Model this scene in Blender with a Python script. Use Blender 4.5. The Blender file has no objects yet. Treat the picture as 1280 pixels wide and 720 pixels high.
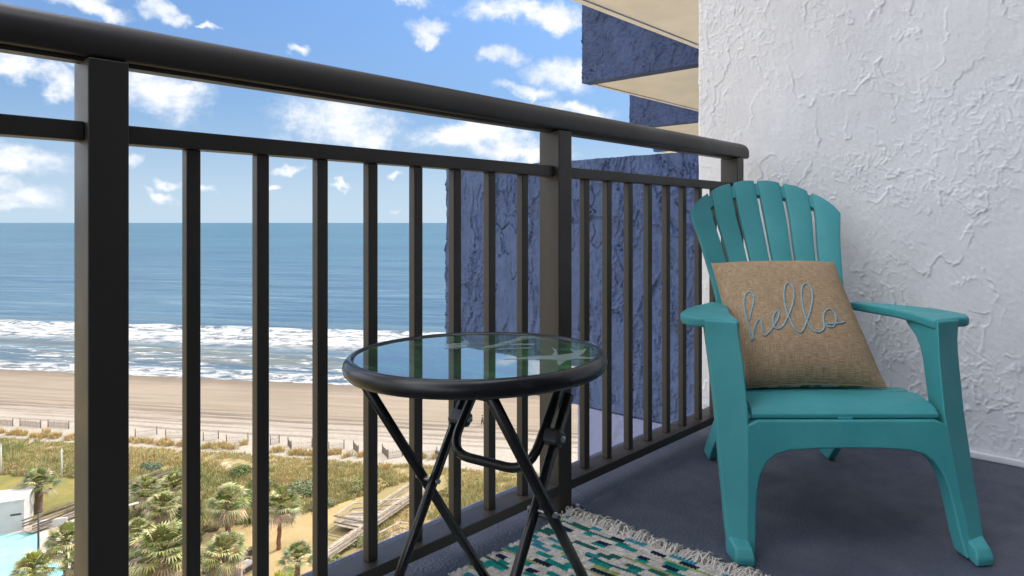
import bpy, bmesh, math, random
import numpy as np
from mathutils import Vector, Matrix
rad = math.radians
random.seed(7); RNG = np.random.default_rng(7)

# ------------------------------------------------------------------ camera, sky, sun, exposure
FPX, CX, CY, EYE = 859.0, 710.0, 278.0, 0.765          # photo pixels (1280 x 720)
AZ = rad(40.36)                                        # view azimuth from +X; railing runs along X, sea side is +Y
FWD = Vector((math.cos(AZ), math.sin(AZ), 0)); RGT = Vector((math.sin(AZ), -math.cos(AZ), 0))
SC = bpy.context.scene
cam_d = bpy.data.cameras.new("camera"); cam = bpy.data.objects.new("camera", cam_d); SC.collection.objects.link(cam)
cam_d.sensor_width = 36.0; cam_d.lens = 36.0 * FPX / 1280.0
cam_d.shift_x = -(CX - 640) / 1280.0; cam_d.shift_y = -(360 - CY) / 1280.0
cam_d.clip_start = 0.02; cam_d.clip_end = 90000.0
cam.location = (0, 0, EYE); cam.rotation_euler = (rad(90), 0, AZ - rad(90))
SC.camera = cam

SUN_AZ, SUN_EL = rad(4.0), rad(42.0)
SKY_STRENGTH, SUN_STRENGTH = 0.14, 2.55
world = bpy.data.worlds.new("World"); SC.world = world; world.use_nodes = True
SC.view_settings.view_transform = 'Standard'; SC.view_settings.look = 'None'
SC.view_settings.exposure = 1.12; SC.view_settings.gamma = 1.0; SC.view_settings.use_curve_mapping = False
sd = bpy.data.lights.new("sun", 'SUN'); sun = bpy.data.objects.new("sun", sd); SC.collection.objects.link(sun)
sd.energy = SUN_STRENGTH; sd.angle = rad(0.53); sd.color = (1.0, 0.93, 0.83)
sdir = Vector((math.cos(SUN_AZ) * math.cos(SUN_EL), math.sin(SUN_AZ) * math.cos(SUN_EL), math.sin(SUN_EL)))
sun.rotation_euler = sdir.to_track_quat('Z', 'Y').to_euler(); sun.location = (0, 0, 30)
SC.cycles.max_bounces = 8; SC.cycles.diffuse_bounces = 5; SC.cycles.use_denoising = True

def ray(px, py):
    return FWD + RGT * ((px - CX) / FPX) + Vector((0, 0, (CY - py) / FPX))
def atz(px, py, z):
    d = ray(px, py); return Vector((0, 0, EYE)) + d * ((z - EYE) / d.z)
def atx(px, py, x):
    d = ray(px, py); return Vector((0, 0, EYE)) + d * (x / d.x)
def camf(X, Z, z):                                     # camera-aligned ground frame -> world
    v = RGT * X + FWD * Z; return Vector((v.x, v.y, z))

class NT:                                              # tiny node-tree helper
    def __init__(s, tree): s.t = tree; s.n = tree.nodes; s.l = tree.links
    def new(s, typ, **kw):
        n = s.n.new(typ)
        for k, v in kw.items():
            if k in ('props',):
                for a, b in v.items(): setattr(n, a, b)
        return n
    def put(s, sock, val):
        if hasattr(val, 'is_output') or isinstance(val, bpy.types.NodeSocket): s.l.new(val, sock)
        else: sock.default_value = val
    def math(s, op, a, b=0.0, c=0.0, clamp=False):
        n = s.n.new('ShaderNodeMath'); n.operation = op; n.use_clamp = clamp
        s.put(n.inputs[0], a); s.put(n.inputs[1], b)
        if len(n.inputs) > 2: s.put(n.inputs[2], c)
        return n.outputs[0]
    def vmath(s, op, a, b=(0, 0, 0)):
        n = s.n.new('ShaderNodeVectorMath'); n.operation = op
        s.put(n.inputs[0], a); s.put(n.inputs[1], b)
        return n.outputs['Value'] if op in ('DOT_PRODUCT', 'LENGTH') else n.outputs[0]
    def noise(s, vec, scale, detail=4, rough=.55, dist=0.0, col=False):
        n = s.n.new('ShaderNodeTexNoise'); s.put(n.inputs['Vector'], vec)
        n.inputs['Scale'].default_value = scale; n.inputs['Detail'].default_value = detail
        n.inputs['Roughness'].default_value = rough; n.inputs['Distortion'].default_value = dist
        return n.outputs['Color'] if col else n.outputs['Fac']
    def ramp(s, fac, lo, hi, a=0.0, b=1.0, smooth=True):
        n = s.n.new('ShaderNodeMapRange'); n.interpolation_type = 'SMOOTHSTEP' if smooth else 'LINEAR'
        s.put(n.inputs[0], fac); n.inputs[1].default_value = lo; n.inputs[2].default_value = hi
        n.inputs[3].default_value = a; n.inputs[4].default_value = b
        return n.outputs[0]
    def mix(s, fac, a, b):
        n = s.n.new('ShaderNodeMix'); n.data_type = 'RGBA'
        s.put(n.inputs[0], fac)
        for i, v in ((6, a), (7, b)):
            if isinstance(v, tuple) and len(v) == 3: v = v + (1,)
            s.put(n.inputs[i], v)
        return n.outputs[2]
    def sep(s, v):
        n = s.n.new('ShaderNodeSeparateXYZ'); s.put(n.inputs[0], v); return n.outputs
    def comb(s, x, y, z):
        n = s.n.new('ShaderNodeCombineXYZ'); s.put(n.inputs[0], x); s.put(n.inputs[1], y); s.put(n.inputs[2], z); return n.outputs[0]

# sky with fair-weather cumulus, all in world directions
W = NT(world.node_tree); W.n.clear()
wo = W.n.new('ShaderNodeOutputWorld'); bg = W.n.new('ShaderNodeBackground'); bg.inputs[1].default_value = SKY_STRENGTH
W.l.new(bg.outputs[0], wo.inputs[0])
sky = W.n.new('ShaderNodeTexSky'); sky.sky_type = 'NISHITA'; sky.sun_disc = False
sky.sun_elevation = SUN_EL; sky.sun_rotation = rad(90) - SUN_AZ
sky.altitude = 40; sky.air_density = 1.0; sky.dust_density = 0.3; sky.ozone_density = 2.2
tc = W.n.new('ShaderNodeTexCoord'); D = tc.outputs['Generated']
warp = W.vmath('SCALE', W.vmath('SUBTRACT', W.noise(D, 7.0, 5, .62, 0, True), (.5, .5, .5)), (0, 0, 0))
warp.node.inputs['Scale'].default_value = 0.12
Dw = W.vmath('ADD', D, warp)
CLOUDS = [(30, 60, 70, 30), (20, 88, 45, 16), (75, 105, 24, 16), (205, 118, 62, 36), (180, 100, 36, 22), (215, 10, 24, 12), (30, 190, 75, 24),
          (25, 245, 45, 24), (15, 222, 26, 18), (65, 190, 34, 12), (166, 207, 16, 12), (202, 240, 19, 9), (215, 223, 22, 8), (425, 152, 92, 32),
          (455, 165, 50, 18), (362, 210, 22, 7), (600, 172, 85, 22), (650, 188, 70, 14), (540, 40, 24, 16), (536, 54, 16, 14), (650, 14, 95, 18),
          (690, 20, 50, 14), (630, 72, 30, 16), (702, 95, 44, 24), (665, 122, 40, 10), (500, 4, 36, 10), (110, 4, 60, 12), (500, 213, 16, 6),
          (10, 262, 40, 8), (228, 268, 20, 5), (345, 235, 14, 5), (430, 225, 16, 5), (380, 55, 16, 8), (265, 25, 12, 5), (720, 140, 50, 14), (497, 265, 12, 4), (260, 228, 14, 6)]
dens = None
for (px, py, rx, ry) in CLOUDS:
    c = ray(px, py).normalized(); up = Vector((0, 0, 1)); r_ = c.cross(up).normalized(); u_ = r_.cross(c).normalized()
    scl = ray(px, py).length
    a_ = rx / FPX / scl; b_ = ry / FPX / scl
    du = W.math('MULTIPLY', W.vmath('DOT_PRODUCT', W.vmath('SUBTRACT', Dw, tuple(c)), tuple(r_)), 1 / a_)
    dv = W.math('MULTIPLY', W.vmath('DOT_PRODUCT', W.vmath('SUBTRACT', Dw, tuple(c)), tuple(u_)), 1 / b_)
    rr = W.math('ADD', W.math('MULTIPLY', du, du), W.math('MULTIPLY', dv, dv))
    front = W.math('GREATER_THAN', W.vmath('DOT_PRODUCT', D, tuple(c)), 0.5)
    m = W.math('MULTIPLY', W.math('SUBTRACT', 1.0, rr), front)
    m = W.math('MAXIMUM', m, -1.0)
    dens = m if dens is None else W.math('MAXIMUM', dens, m)
fb = W.math('ADD', W.math('MULTIPLY', W.noise(D, 13.0, 9, .66, .3), .62), W.math('MULTIPLY', W.noise(W.vmath('MULTIPLY', D, (1, 1, 1.9)), 34.0, 6, .68), .38))
fbc = W.math('MULTIPLY', W.math('SUBTRACT', fb, .5), 5.2)
dsum = W.math('ADD', W.math('MULTIPLY', dens, 1.2), W.math('MULTIPLY', fbc, .95))
c1 = W.ramp(dsum, -0.45, 1.55, 0.0, .97)
# unseen bright clouds added overhead and behind the viewer as fill for the balcony
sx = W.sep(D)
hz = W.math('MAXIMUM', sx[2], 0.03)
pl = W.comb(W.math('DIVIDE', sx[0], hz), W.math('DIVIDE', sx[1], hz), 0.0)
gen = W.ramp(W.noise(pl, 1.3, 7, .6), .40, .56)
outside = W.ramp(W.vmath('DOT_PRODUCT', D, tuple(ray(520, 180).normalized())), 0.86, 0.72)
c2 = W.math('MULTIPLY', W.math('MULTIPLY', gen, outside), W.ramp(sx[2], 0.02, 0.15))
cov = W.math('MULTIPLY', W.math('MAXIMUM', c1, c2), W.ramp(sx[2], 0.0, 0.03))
shade = W.math('MULTIPLY', W.ramp(W.noise(Dw, 11.0, 5, .6), .30, .60), W.ramp(dsum, -.1, 1.5))
ccol = W.mix(shade, (2.55, 2.85, 3.3), (3.95, 3.9, 3.85))
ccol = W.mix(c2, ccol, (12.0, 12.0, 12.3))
hsv = W.n.new('ShaderNodeHueSaturation'); hsv.inputs['Saturation'].default_value = 1.02; hsv.inputs['Value'].default_value = 0.84
kz = W.ramp(sx[2], 0.0, 0.42, .27, .60)
tint = W.vmath('MULTIPLY', sky.outputs[0], W.comb(W.math('MULTIPLY', kz, .80), W.math('MULTIPLY', kz, .93), W.math('MULTIPLY', kz, 1.12)))
W.l.new(W.mix(W.ramp(sx[2], -.02, .34, .90, .0), tint, W.mix(W.ramp(sx[2], 0, .2), (2.35, 3.0, 3.65), (1.25, 2.15, 3.6))), hsv.inputs['Color'])
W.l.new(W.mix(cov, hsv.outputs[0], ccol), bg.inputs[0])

# ------------------------------------------------------------------ mesh helpers
COL = SC.collection
def tag(o, label=None, cat=None, group=None, kind=None):
    if label: o['label'] = label
    if cat: o['category'] = cat
    if group: o['group'] = group
    if kind: o['kind'] = kind
    return o
def thing(name, label, cat, loc=(0, 0, 0), rz=0.0, group=None):
    o = bpy.data.objects.new(name, None); COL.objects.link(o); o.location = loc; o.rotation_euler = (0, 0, rz)
    o.empty_display_size = .1
    return tag(o, label, cat, group)
def copy_tree(o, parent=None):
    c = o.copy(); COL.objects.link(c)
    if parent is not None: c.parent = parent
    for ch in list(o.children): copy_tree(ch, c)
    return c
class MB:
    def __init__(s): s.v = []; s.f = []; s.c = []; s.sm = []
    def add(s, vs, fs, col=None, smooth=False):
        o = len(s.v); s.v.extend([tuple(v) for v in vs]); s.f.extend([tuple(i + o for i in f) for f in fs])
        s.c.extend([col] * len(vs)); s.sm.extend([smooth] * len(fs))
    def box(s, lo, hi, M=None, col=None):
        x0, y0, z0 = lo; x1, y1, z1 = hi
        vs = [Vector(p) for p in [(x0,y0,z0),(x1,y0,z0),(x1,y1,z0),(x0,y1,z0),(x0,y0,z1),(x1,y0,z1),(x1,y1,z1),(x0,y1,z1)]]
        if M is not None: vs = [M @ v for v in vs]
        s.add(vs, [(0,3,2,1),(4,5,6,7),(0,1,5,4),(1,2,6,5),(2,3,7,6),(3,0,4,7)], col)
    def loft(s, rings, caps=True, closed=True, col=None, smooth=False):
        n = len(rings[0]); vs = [p for r in rings for p in r]; fs = []
        for i in range(len(rings) - 1):
            for j in range(n if closed else n - 1):
                k = (j + 1) % n; fs.append((i*n+j, i*n+k, (i+1)*n+k, (i+1)*n+j))
        if caps: fs.append(tuple(range(n))[::-1]); fs.append(tuple((len(rings)-1)*n + j for j in range(n)))
        s.add(vs, fs, col, smooth)
    def tube(s, pts, r, n=10, col=None, caps=True, squash=1.0):
        pts = [Vector(p) for p in pts]; rings = []; prev = None
        rs = r if isinstance(r, (list, tuple)) else [r] * len(pts)
        for i, p in enumerate(pts):
            t = (pts[min(i+1, len(pts)-1)] - pts[max(i-1, 0)]).normalized()
            if prev is None:
                a = Vector((0, 0, 1)) if abs(t.z) < .9 else Vector((1, 0, 0)); u = t.cross(a).normalized()
            else:
                u = (prev - t * prev.dot(t)).normalized()
            prev = u; w = t.cross(u)
            rings.append([p + (u * math.cos(2*math.pi*k/n) + w * math.sin(2*math.pi*k/n) * squash) * rs[i] for k in range(n)])
        s.loft(rings, caps, True, col, True)
    def prism(s, poly, fn0, fn1, col=None):            # poly of 2-D points mapped by fn0 / fn1 to the two faces
        n = len(poly); vs = [fn0(*p) for p in poly] + [fn1(*p) for p in poly]
        fs = [tuple(range(n))[::-1], tuple(range(n, 2*n))] + [(j, (j+1) % n, n + (j+1) % n, n + j) for j in range(n)]
        s.add(vs, fs, col)
    def grid(s, P, col=None, smooth=True):             # P: array (nu, nv, 3)
        nu, nv = len(P), len(P[0]); o = len(s.v)
        s.v.extend([tuple(q) for row in P for q in row]); s.c.extend([col] * (nu * nv))
        for i in range(nu - 1):
            for j in range(nv - 1):
                s.f.append((o+i*nv+j, o+(i+1)*nv+j, o+(i+1)*nv+j+1, o+i*nv+j+1)); s.sm.append(smooth)
    def build(s, name, mat, parent=None, bevel=0.0, seg=2, fix=True, subsurf=0, loc=None):
        me = bpy.data.meshes.new(name); me.from_pydata(s.v, [], s.f); 
        me.polygons.foreach_set('use_smooth', s.sm)
        if any(c is not None for c in s.c):
            at = me.color_attributes.new('Col', 'FLOAT_COLOR', 'POINT')
            arr = np.array([(c + (1.0,)) if c is not None else (1, 1, 1, 1) for c in s.c], dtype=np.float32)
            at.data.foreach_set('color', arr.ravel())
        if fix:
            bm = bmesh.new(); bm.from_mesh(me); bmesh.ops.recalc_face_normals(bm, faces=bm.faces); bm.to_mesh(me); bm.free()
        me.materials.append(mat); me.update()
        o = bpy.data.objects.new(name, me); COL.objects.link(o)
        if parent is not None: o.parent = parent
        if loc is not None: o.location = loc
        if subsurf:
            m = o.modifiers.new('sub', 'SUBSURF'); m.levels = subsurf; m.render_levels = subsurf
        if bevel:
            m = o.modifiers.new('bev', 'BEVEL'); m.width = bevel; m.segments = seg; m.limit_method = 'ANGLE'; m.angle_limit = rad(35)
            m.harden_normals = False
            me.polygons.foreach_set('use_smooth', [True] * len(me.polygons))
            w = o.modifiers.new('wn', 'WEIGHTED_NORMAL'); w.keep_sharp = True
        return o
def np_mesh(name, P, mat, parent=None, uv=None, col=None, smooth=True):   # fast grid mesh from array (nu, nv, 3)
    nu, nv = P.shape[:2]; me = bpy.data.meshes.new(name)
    I = np.arange(nu * nv).reshape(nu, nv)
    F = np.stack([I[:-1, :-1], I[1:, :-1], I[1:, 1:], I[:-1, 1:]], -1).reshape(-1, 4)
    me.vertices.add(nu * nv); me.vertices.foreach_set('co', P.astype(np.float32).reshape(-1))
    me.loops.add(F.size); me.loops.foreach_set('vertex_index', F.reshape(-1).astype(np.int32))
    me.polygons.add(len(F)); me.polygons.foreach_set('loop_start', np.arange(0, F.size, 4, dtype=np.int32))
    me.polygons.foreach_set('use_smooth', np.full(len(F), smooth))
    me.update(calc_edges=True)
    if uv is not None:
        l = me.uv_layers.new(name='UVMap'); l.data.foreach_set('uv', uv.reshape(-1, 2)[F.reshape(-1)].astype(np.float32).ravel())
    if col is not None:
        at = me.color_attributes.new('Col', 'FLOAT_COLOR', 'POINT')
        c4 = np.concatenate([col.reshape(-1, 3), np.ones((nu * nv, 1))], 1); at.data.foreach_set('color', c4.astype(np.float32).ravel())
    me.materials.append(mat); me.validate()
    o = bpy.data.objects.new(name, me); COL.objects.link(o)
    if parent is not None: o.parent = parent
    return o
_perm = RNG.permutation(512); _ang = RNG.random(512) * 2 * np.pi; _gx, _gy = np.cos(_ang), np.sin(_ang)
def perlin(x, y):
    xi = np.floor(x).astype(int); yi = np.floor(y).astype(int); xf = x - xi; yf = y - yi
    u = xf*xf*xf*(xf*(xf*6-15)+10); v = yf*yf*yf*(yf*(yf*6-15)+10)
    def g(ix, iy, dx, dy):
        h = _perm[(_perm[ix % 512] + iy) % 512]; return _gx[h]*dx + _gy[h]*dy
    a = g(xi, yi, xf, yf); b = g(xi+1, yi, xf-1, yf); c = g(xi, yi+1, xf, yf-1); d = g(xi+1, yi+1, xf-1, yf-1)
    return (a*(1-u)+b*u)*(1-v) + (c*(1-u)+d*u)*v
def fbm(x, y, o=4):
    s = 0; a = 1.0
    for i in range(o): s = s + a * perlin(x * 2**i + 17.3*i, y * 2**i - 9.1*i); a *= .5
    return s

# ------------------------------------------------------------------ materials
def new_mat(name):
    m = bpy.data.materials.new(name); m.use_nodes = True; t = NT(m.node_tree)
    b = t.n['Principled BSDF']; return m, t, b
def basic(name, col, rough=.5, metal=0.0, var=.12, vscale=8.0, bump=0.0, bscale=60.0, spec=.5, coat=0.0, attr=False, col2=None):
    m, t, b = new_mat(name)
    c = t.n.new('ShaderNodeTexCoord').outputs['Object']
    base = tuple(col) + (1,)
    if attr:
        a = t.n.new('ShaderNodeVertexColor'); a.layer_name = 'Col'; base = a.outputs[0]
    if col2 is not None: src = t.mix(t.ramp(t.noise(c, vscale, 5, .6), .38, .62), base, tuple(col2) + (1,))
    elif var:
        k = t.ramp(t.noise(c, vscale, 5, .6), .3, .7, 1 - var, 1 + var)
        n = t.n.new('ShaderNodeMix'); n.data_type = 'RGBA'; n.blend_type = 'MULTIPLY'; n.inputs[0].default_value = 1
        t.put(n.inputs[6], base); g = t.comb(k, k, k); t.l.new(g, n.inputs[7]); src = n.outputs[2]
    else: src = base
    t.put(b.inputs['Base Color'], src)
    b.inputs['Metallic'].default_value = metal; b.inputs['Specular IOR Level'].default_value = spec
    if coat: b.inputs['Coat Weight'].default_value = coat; b.inputs['Coat Roughness'].default_value = .08
    t.put(b.inputs['Roughness'], t.ramp(t.noise(c, vscale * 2.3, 4), .3, .7, max(rough - .07, .02), rough + .07))
    if bump:
        bn = t.n.new('ShaderNodeBump'); bn.inputs['Strength'].default_value = 1.0; bn.inputs['Distance'].default_value = bump
        t.l.new(t.noise(c, bscale, 5, .65), bn.inputs['Height']); t.l.new(bn.outputs[0], b.inputs['Normal'])
    return m
M = {}
M['rail'] = basic('bronze_powdercoat', (.042, .035, .029), .45, 0, .05, 3, .0001, 1500, spec=.5)
M['tbl'] = basic('black_tube_paint', (.010, .010, .011), .27, 0, .04, 3)
M['white_stucco'] = basic('white_stucco_paint', (.74, .745, .77), .75, 0, .05, 3, .0012, 220)
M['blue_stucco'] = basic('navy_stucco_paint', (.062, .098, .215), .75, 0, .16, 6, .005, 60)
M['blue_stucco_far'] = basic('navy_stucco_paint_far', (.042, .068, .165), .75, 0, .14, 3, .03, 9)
M['soffit'] = basic('cream_soffit_paint', (.93, .885, .81), .8, 0, .05, 2, .003, 40)
m, t, b = new_mat('navy_deck_coating'); c = t.n.new('ShaderNodeTexCoord').outputs['Object']
k1 = t.mix(t.ramp(t.noise(c, 2.6, 6, .65), .34, .68), (.052, .061, .090, 1), (.080, .091, .126, 1))
k1 = t.mix(t.math('MULTIPLY', t.ramp(t.noise(c, 95, 3, .7), .66, .74), .5), k1, (.22, .21, .20, 1))
k1 = t.mix(t.math('MULTIPLY', t.ramp(t.noise(t.vmath('MULTIPLY', c, (9, 3, 1)), 1.7, 5, .7), .60, .74), .35), k1, (.15, .155, .18, 1))
t.l.new(k1, b.inputs['Base Color']); t.put(b.inputs['Roughness'], t.ramp(t.noise(c, 9, 4), .3, .7, .48, .72))
bn = t.n.new('ShaderNodeBump'); bn.inputs['Distance'].default_value = .006; t.l.new(t.noise(c, 120, 4, .6), bn.inputs['Height']); t.l.new(bn.outputs[0], b.inputs['Normal'])
M['floor'] = m
M['edge'] = basic('slab_edge_coating', (.17, .215, .36), .7, 0, .14, 9, .007, 70)
m, t, b = new_mat('teal_resin'); c = t.n.new('ShaderNodeTexCoord').outputs['Object']
k1 = t.mix(t.ramp(t.noise(c, 3.2, 6, .65), .34, .68), (.045, .275, .295, 1), (.062, .325, .342, 1))
k1 = t.mix(t.math('MULTIPLY', t.ramp(t.noise(c, 140, 3, .7), .62, .74), .30), k1, (.16, .36, .37, 1))
k1 = t.mix(t.math('MULTIPLY', t.ramp(t.noise(t.vmath('MULTIPLY', c, (7, 30, 5)), 2.2, 6, .75), .60, .70), .28), k1, (.13, .32, .33, 1))
t.l.new(k1, b.inputs['Base Color']); t.put(b.inputs['Roughness'], t.ramp(t.noise(c, 7, 5), .3, .7, .40, .60)); b.inputs['Specular IOR Level'].default_value = .32
bn = t.n.new('ShaderNodeBump'); bn.inputs['Distance'].default_value = .0007; t.l.new(t.noise(c, 420, 3, .6), bn.inputs['Height']); t.l.new(bn.outputs[0], b.inputs['Normal'])
M['chair'] = m
M['steel'] = basic('zinc_hardware', (.45, .45, .44), .35, 1.0, .1)
M['lav_stucco'] = basic('lavender_stucco_paint', (.20, .232, .40), .75, 0, .06, 4, .0015, 150)
M['brk'] = basic('grey_plastic_clip', (.045, .045, .05), .45, 0, .1)
M['cord'] = basic('cream_cotton', (.66, .62, .56), .95, 0, .12, 90)

# burlap
m, t, b = new_mat('burlap'); c = t.n.new('ShaderNodeTexCoord').outputs['UV']
q = t.sep(c)
wx = t.math('SINE', t.math('MULTIPLY', q[0], 2*math.pi*95)); wy = t.math('SINE', t.math('MULTIPLY', q[1], 2*math.pi*110))
wv = t.math('MULTIPLY', wx, wy)
sl = t.noise(t.vmath('MULTIPLY', c, (18, 260, 1)), 1.0, 3); sl2 = t.noise(t.vmath('MULTIPLY', c, (240, 14, 1)), 1.0, 3)
k = t.math('ADD', t.math('MULTIPLY', wv, .16), t.math('ADD', t.math('MULTIPLY', sl, .55), t.math('MULTIPLY', sl2, .45)))
t.l.new(t.mix(t.ramp(k, .25, .78), (.165, .105, .055, 1), (.66, .485, .31, 1)), b.inputs['Base Color'])
b.inputs['Roughness'].default_value = .95; b.inputs['Specular IOR Level'].default_value = .1
bn = t.n.new('ShaderNodeBump'); bn.inputs['Distance'].default_value = .0015; t.l.new(k, bn.inputs['Height']); t.l.new(bn.outputs[0], b.inputs['Normal'])
M['burlap'] = m
M['stitch'] = basic('blue_embroidery', (.24, .38, .43), .8, 0, .2, 160)
m, t, b = new_mat('pillow_reverse'); c = t.n.new('ShaderNodeTexCoord').outputs['Object']
v = t.n.new('ShaderNodeTexVoronoi'); v.inputs['Scale'].default_value = 26; t.l.new(c, v.inputs['Vector'])
t.l.new(t.mix(t.ramp(t.noise(c, 30, 2), .46, .54), (.62, .64, .6, 1), t.mix(t.ramp(t.noise(c, 14, 1), .45, .55), (.03, .22, .2, 1), (.2, .32, .08, 1))), b.inputs['Base Color'])
b.inputs['Roughness'].default_value = .9; M['reverse'] = m
# rug: colour comes from the dyed yarns
M['rug'] = basic('cotton_yarn', (1, 1, 1), .95, 0, .18, 240, .0006, 500, attr=True, spec=.15)
# printed table glass
m, t, b = new_mat('printed_glass'); c = t.n.new('ShaderNodeTexCoord').outputs['Object']
g1 = t.ramp(t.noise(c, 14, 5, .6, 1.2), .42, .66); g2 = t.ramp(t.noise(t.vmath('MULTIPLY', c, (30, 8, 1)), 1.6, 4, .6, .8), .5, .62)
cc = t.mix(g1, (.018, .045, .036, 1), (.018, .15, .055, 1)); cc = t.mix(t.math('MULTIPLY', g2, .55), cc, (.09, .32, .11, 1))
t.l.new(cc, b.inputs['Base Color']); b.inputs['Roughness'].default_value = .03; b.inputs['IOR'].default_value = 1.85
b.inputs['Specular Tint'].default_value = (1.0, .93, .82, 1); b.inputs['Coat Tint'].default_value = (1.0, .97, .92, 1); b.inputs['Coat Weight'].default_value = 1.0; b.inputs['Coat Roughness'].default_value = .015; b.inputs['Coat IOR'].default_value = 1.5
M['glass'] = m
m = basic('printed_glass_pale', (.20, .265, .24), .03, 0, .1, 30); mb_ = m.node_tree.nodes['Principled BSDF']; mb_.inputs['IOR'].default_value = 1.6
M['print'] = m

# ------------------------------------------------------------------ the balcony: slab, white wall, neighbouring bays
XW, YR, YE, YWE = 2.56, 1.201, 1.440, 1.458
mb = MB(); mb.box((-3.0, -2.6, -.24), (XW - .001, YE, -.012)); mb.build('balcony_slab', M['edge'], bevel=.012)['kind'] = 'structure'
nx, ny = 360, 240
gx = np.linspace(-2.9, XW - .0005, nx); gy = np.linspace(-2.5, YE - .02, ny); X, Y = np.meshgrid(gx, gy, indexing='ij')
h = .0012 * fbm(X * 6, Y * 6, 3) + .0008 * fbm(X * 40, Y * 40, 2)
h = np.where((X < -2.85) | (Y > YE - .03), -.014, h)
np_mesh('balcony_floor', np.stack([X, Y, h], -1), M['floor'])['kind'] = 'structure'

def stucco(u, v, vs=1.0, amp=.95, mk0=.55, crev=0.0):             # hand-trowelled plaster: flats, thin lips, step edges, crinkled patches
    v = v * vs
    wu = u + .030 * fbm(u * 11, v * 11, 4); wv = v + .030 * fbm(u * 11 + 40, v * 11 + 11, 4)
    n1 = fbm(wu * 5.0 + 13, wv * 3.2 + 5, 5); n2 = fbm(wu * 9.0 + 31, wv * 6.0 + 7, 5)
    seg1 = np.clip(fbm(u * 9 + 3, v * 7 + 1, 2) * 3.2 + mk0 + .2, 0, 1); seg2 = np.clip(fbm(u * 13 + 8, v * 9 + 4, 2) * 3.2 + mk0 - .1, 0, 1)
    patch = np.clip(fbm(u * 2.4 + 25, v * 2.4 + 8, 3) * 2.8 + mk0 - .05, 0, 1)
    step = np.tanh(n1 / .022) * .5; lip1 = np.exp(-(n1 / .024) ** 2); lip2 = np.exp(-((n2 - .06) / .030) ** 2)
    cr = np.abs(fbm(wu * 26, wv * 17, 4)); crink = np.exp(-(cr / .07) ** 2) * patch
    cv = np.exp(-((n2 + .16) / .022) ** 2) * seg1 + np.exp(-((n1 + .14) / .016) ** 2) * seg2
    return amp * (-crev * cv + .0016 * step * (.2 + .8 * seg1) + .0032 * lip1 * seg1 + .0028 * lip2 * seg2 * (.25 + .75 * patch) + .0022 * crink + .0007 * fbm(u * 70, v * 55, 3) + .0009 * fbm((u * .5 + v) * 22, (u - v * .5) * 75, 3) + .0022 * fbm(u * 1.3, v * 1.3, 2))

wall = thing('stucco_wall', 'white rough stucco wall rising behind the teal chair', 'wall', (XW, 0, 0))
ys = np.concatenate([np.linspace(-2.6, -.25, 40)[:-1], np.arange(-.25, YWE + 1e-6, .0031)])
zs = np.concatenate([np.arange(-.0, 1.75, .0031), np.linspace(1.75, 8.5, 60)[1:]])
Y, Z = np.meshgrid(ys, zs, indexing='ij'); h = stucco(Y, Z)
edge = np.clip((YWE - Y) / .012, 0, 1); h = h - .006 * (1 - edge) ** 2
Yw = Y + np.where(Y > YWE - .004, .004 * fbm(Z * 9, Z * 0 + 3, 3), 0)
o = np_mesh('plaster_face', np.stack([-h, Yw, Z], -1), M['white_stucco'], wall)
mb = MB(); mb.box((.006, -2.6, -3), (.30, YWE - .002, 8.5)); mb.build('wall_core', M['white_stucco'], wall)
mb = MB(); mb.box((-.014, -2.6, .0), (-.001, YWE - .15, .022)); mb.build('base_strip', M['white_stucco'], wall, bevel=.004)

XF, PER, YF, STO, ZB = 2.93, 3.88, 3.55, 2.785, -.24
bld = thing('apartment_building', 'stepped seaside apartment building of navy balcony end walls and cream slab undersides', 'building', (XF, 0, 0))
ys = np.arange(YWE - .3, YF + 1e-6, .0045); zs = np.arange(ZB, 1.112 + 1e-6, .0045)
Y, Z = np.meshgrid(ys, zs, indexing='ij'); h = stucco(Y * .8 + 30, Z * .8, .5, 3.8, .85, .0062)
yw = Y + np.where(Y > YF - .004, .008 * fbm(Z * 7, Z * 0 + 9, 3), 0); zw = Z + np.where(Z > 1.108, .007 * fbm(Y * 8, Y * 0 + 5, 3), 0)
np_mesh('end_wall', np.stack([-h, yw, zw], -1), M['blue_stucco'], bld)
mb = MB(); mb.box((.008, YWE - .3, ZB - .004), (.18, YF - .004, 1.109)); mb.build('end_wall', M['blue_stucco'], bld)
for k in range(4):
    x0 = PER * k; ye = YF + 2.0 * k
    for j in range(-2, 3):
        zb = ZB + STO * j
        mb = MB(); mb.box((x0 + .05, -2.6, zb), (x0 + PER, ye - .003, zb + .20)); mb.build('slab', M['soffit'], bld)
        if j == 1:
            mb = MB(); mb.box((x0 + .165, ye - .10, zb - .009), (x0 + PER - .02, ye - .088, zb - .002)); mb.build('drip_strip', M['lav_stucco'], bld)
        if not (k == 0 and j == 0):
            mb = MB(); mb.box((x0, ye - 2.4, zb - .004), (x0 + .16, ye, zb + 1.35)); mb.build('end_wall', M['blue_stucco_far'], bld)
            if j == 1:
                Y, Z = np.meshgrid(np.arange(ye - 2.4, ye + .001, .011), np.arange(zb - .003, zb + 1.352, .011), indexing='ij')
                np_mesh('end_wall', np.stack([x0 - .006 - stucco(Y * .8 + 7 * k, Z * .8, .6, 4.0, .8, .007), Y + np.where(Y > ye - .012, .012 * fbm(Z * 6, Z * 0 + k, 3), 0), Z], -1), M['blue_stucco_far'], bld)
    if k:
        mb = MB(); mb.box((x0 - .37, -2.6, -8), (x0 - .006, ye - 2.1, 8.4)); mb.build('dividing_wall', M['white_stucco'], bld)
Y, Z = np.meshgrid(np.arange(1.2, 2.42, .008), np.arange(-3.0, ZB - .006, .008), indexing='ij')
np_mesh('privacy_wall', np.stack([-stucco(Y + 60, Z, .6, 1.6) - .004, Y, Z], -1), M['lav_stucco'], bld)
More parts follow.
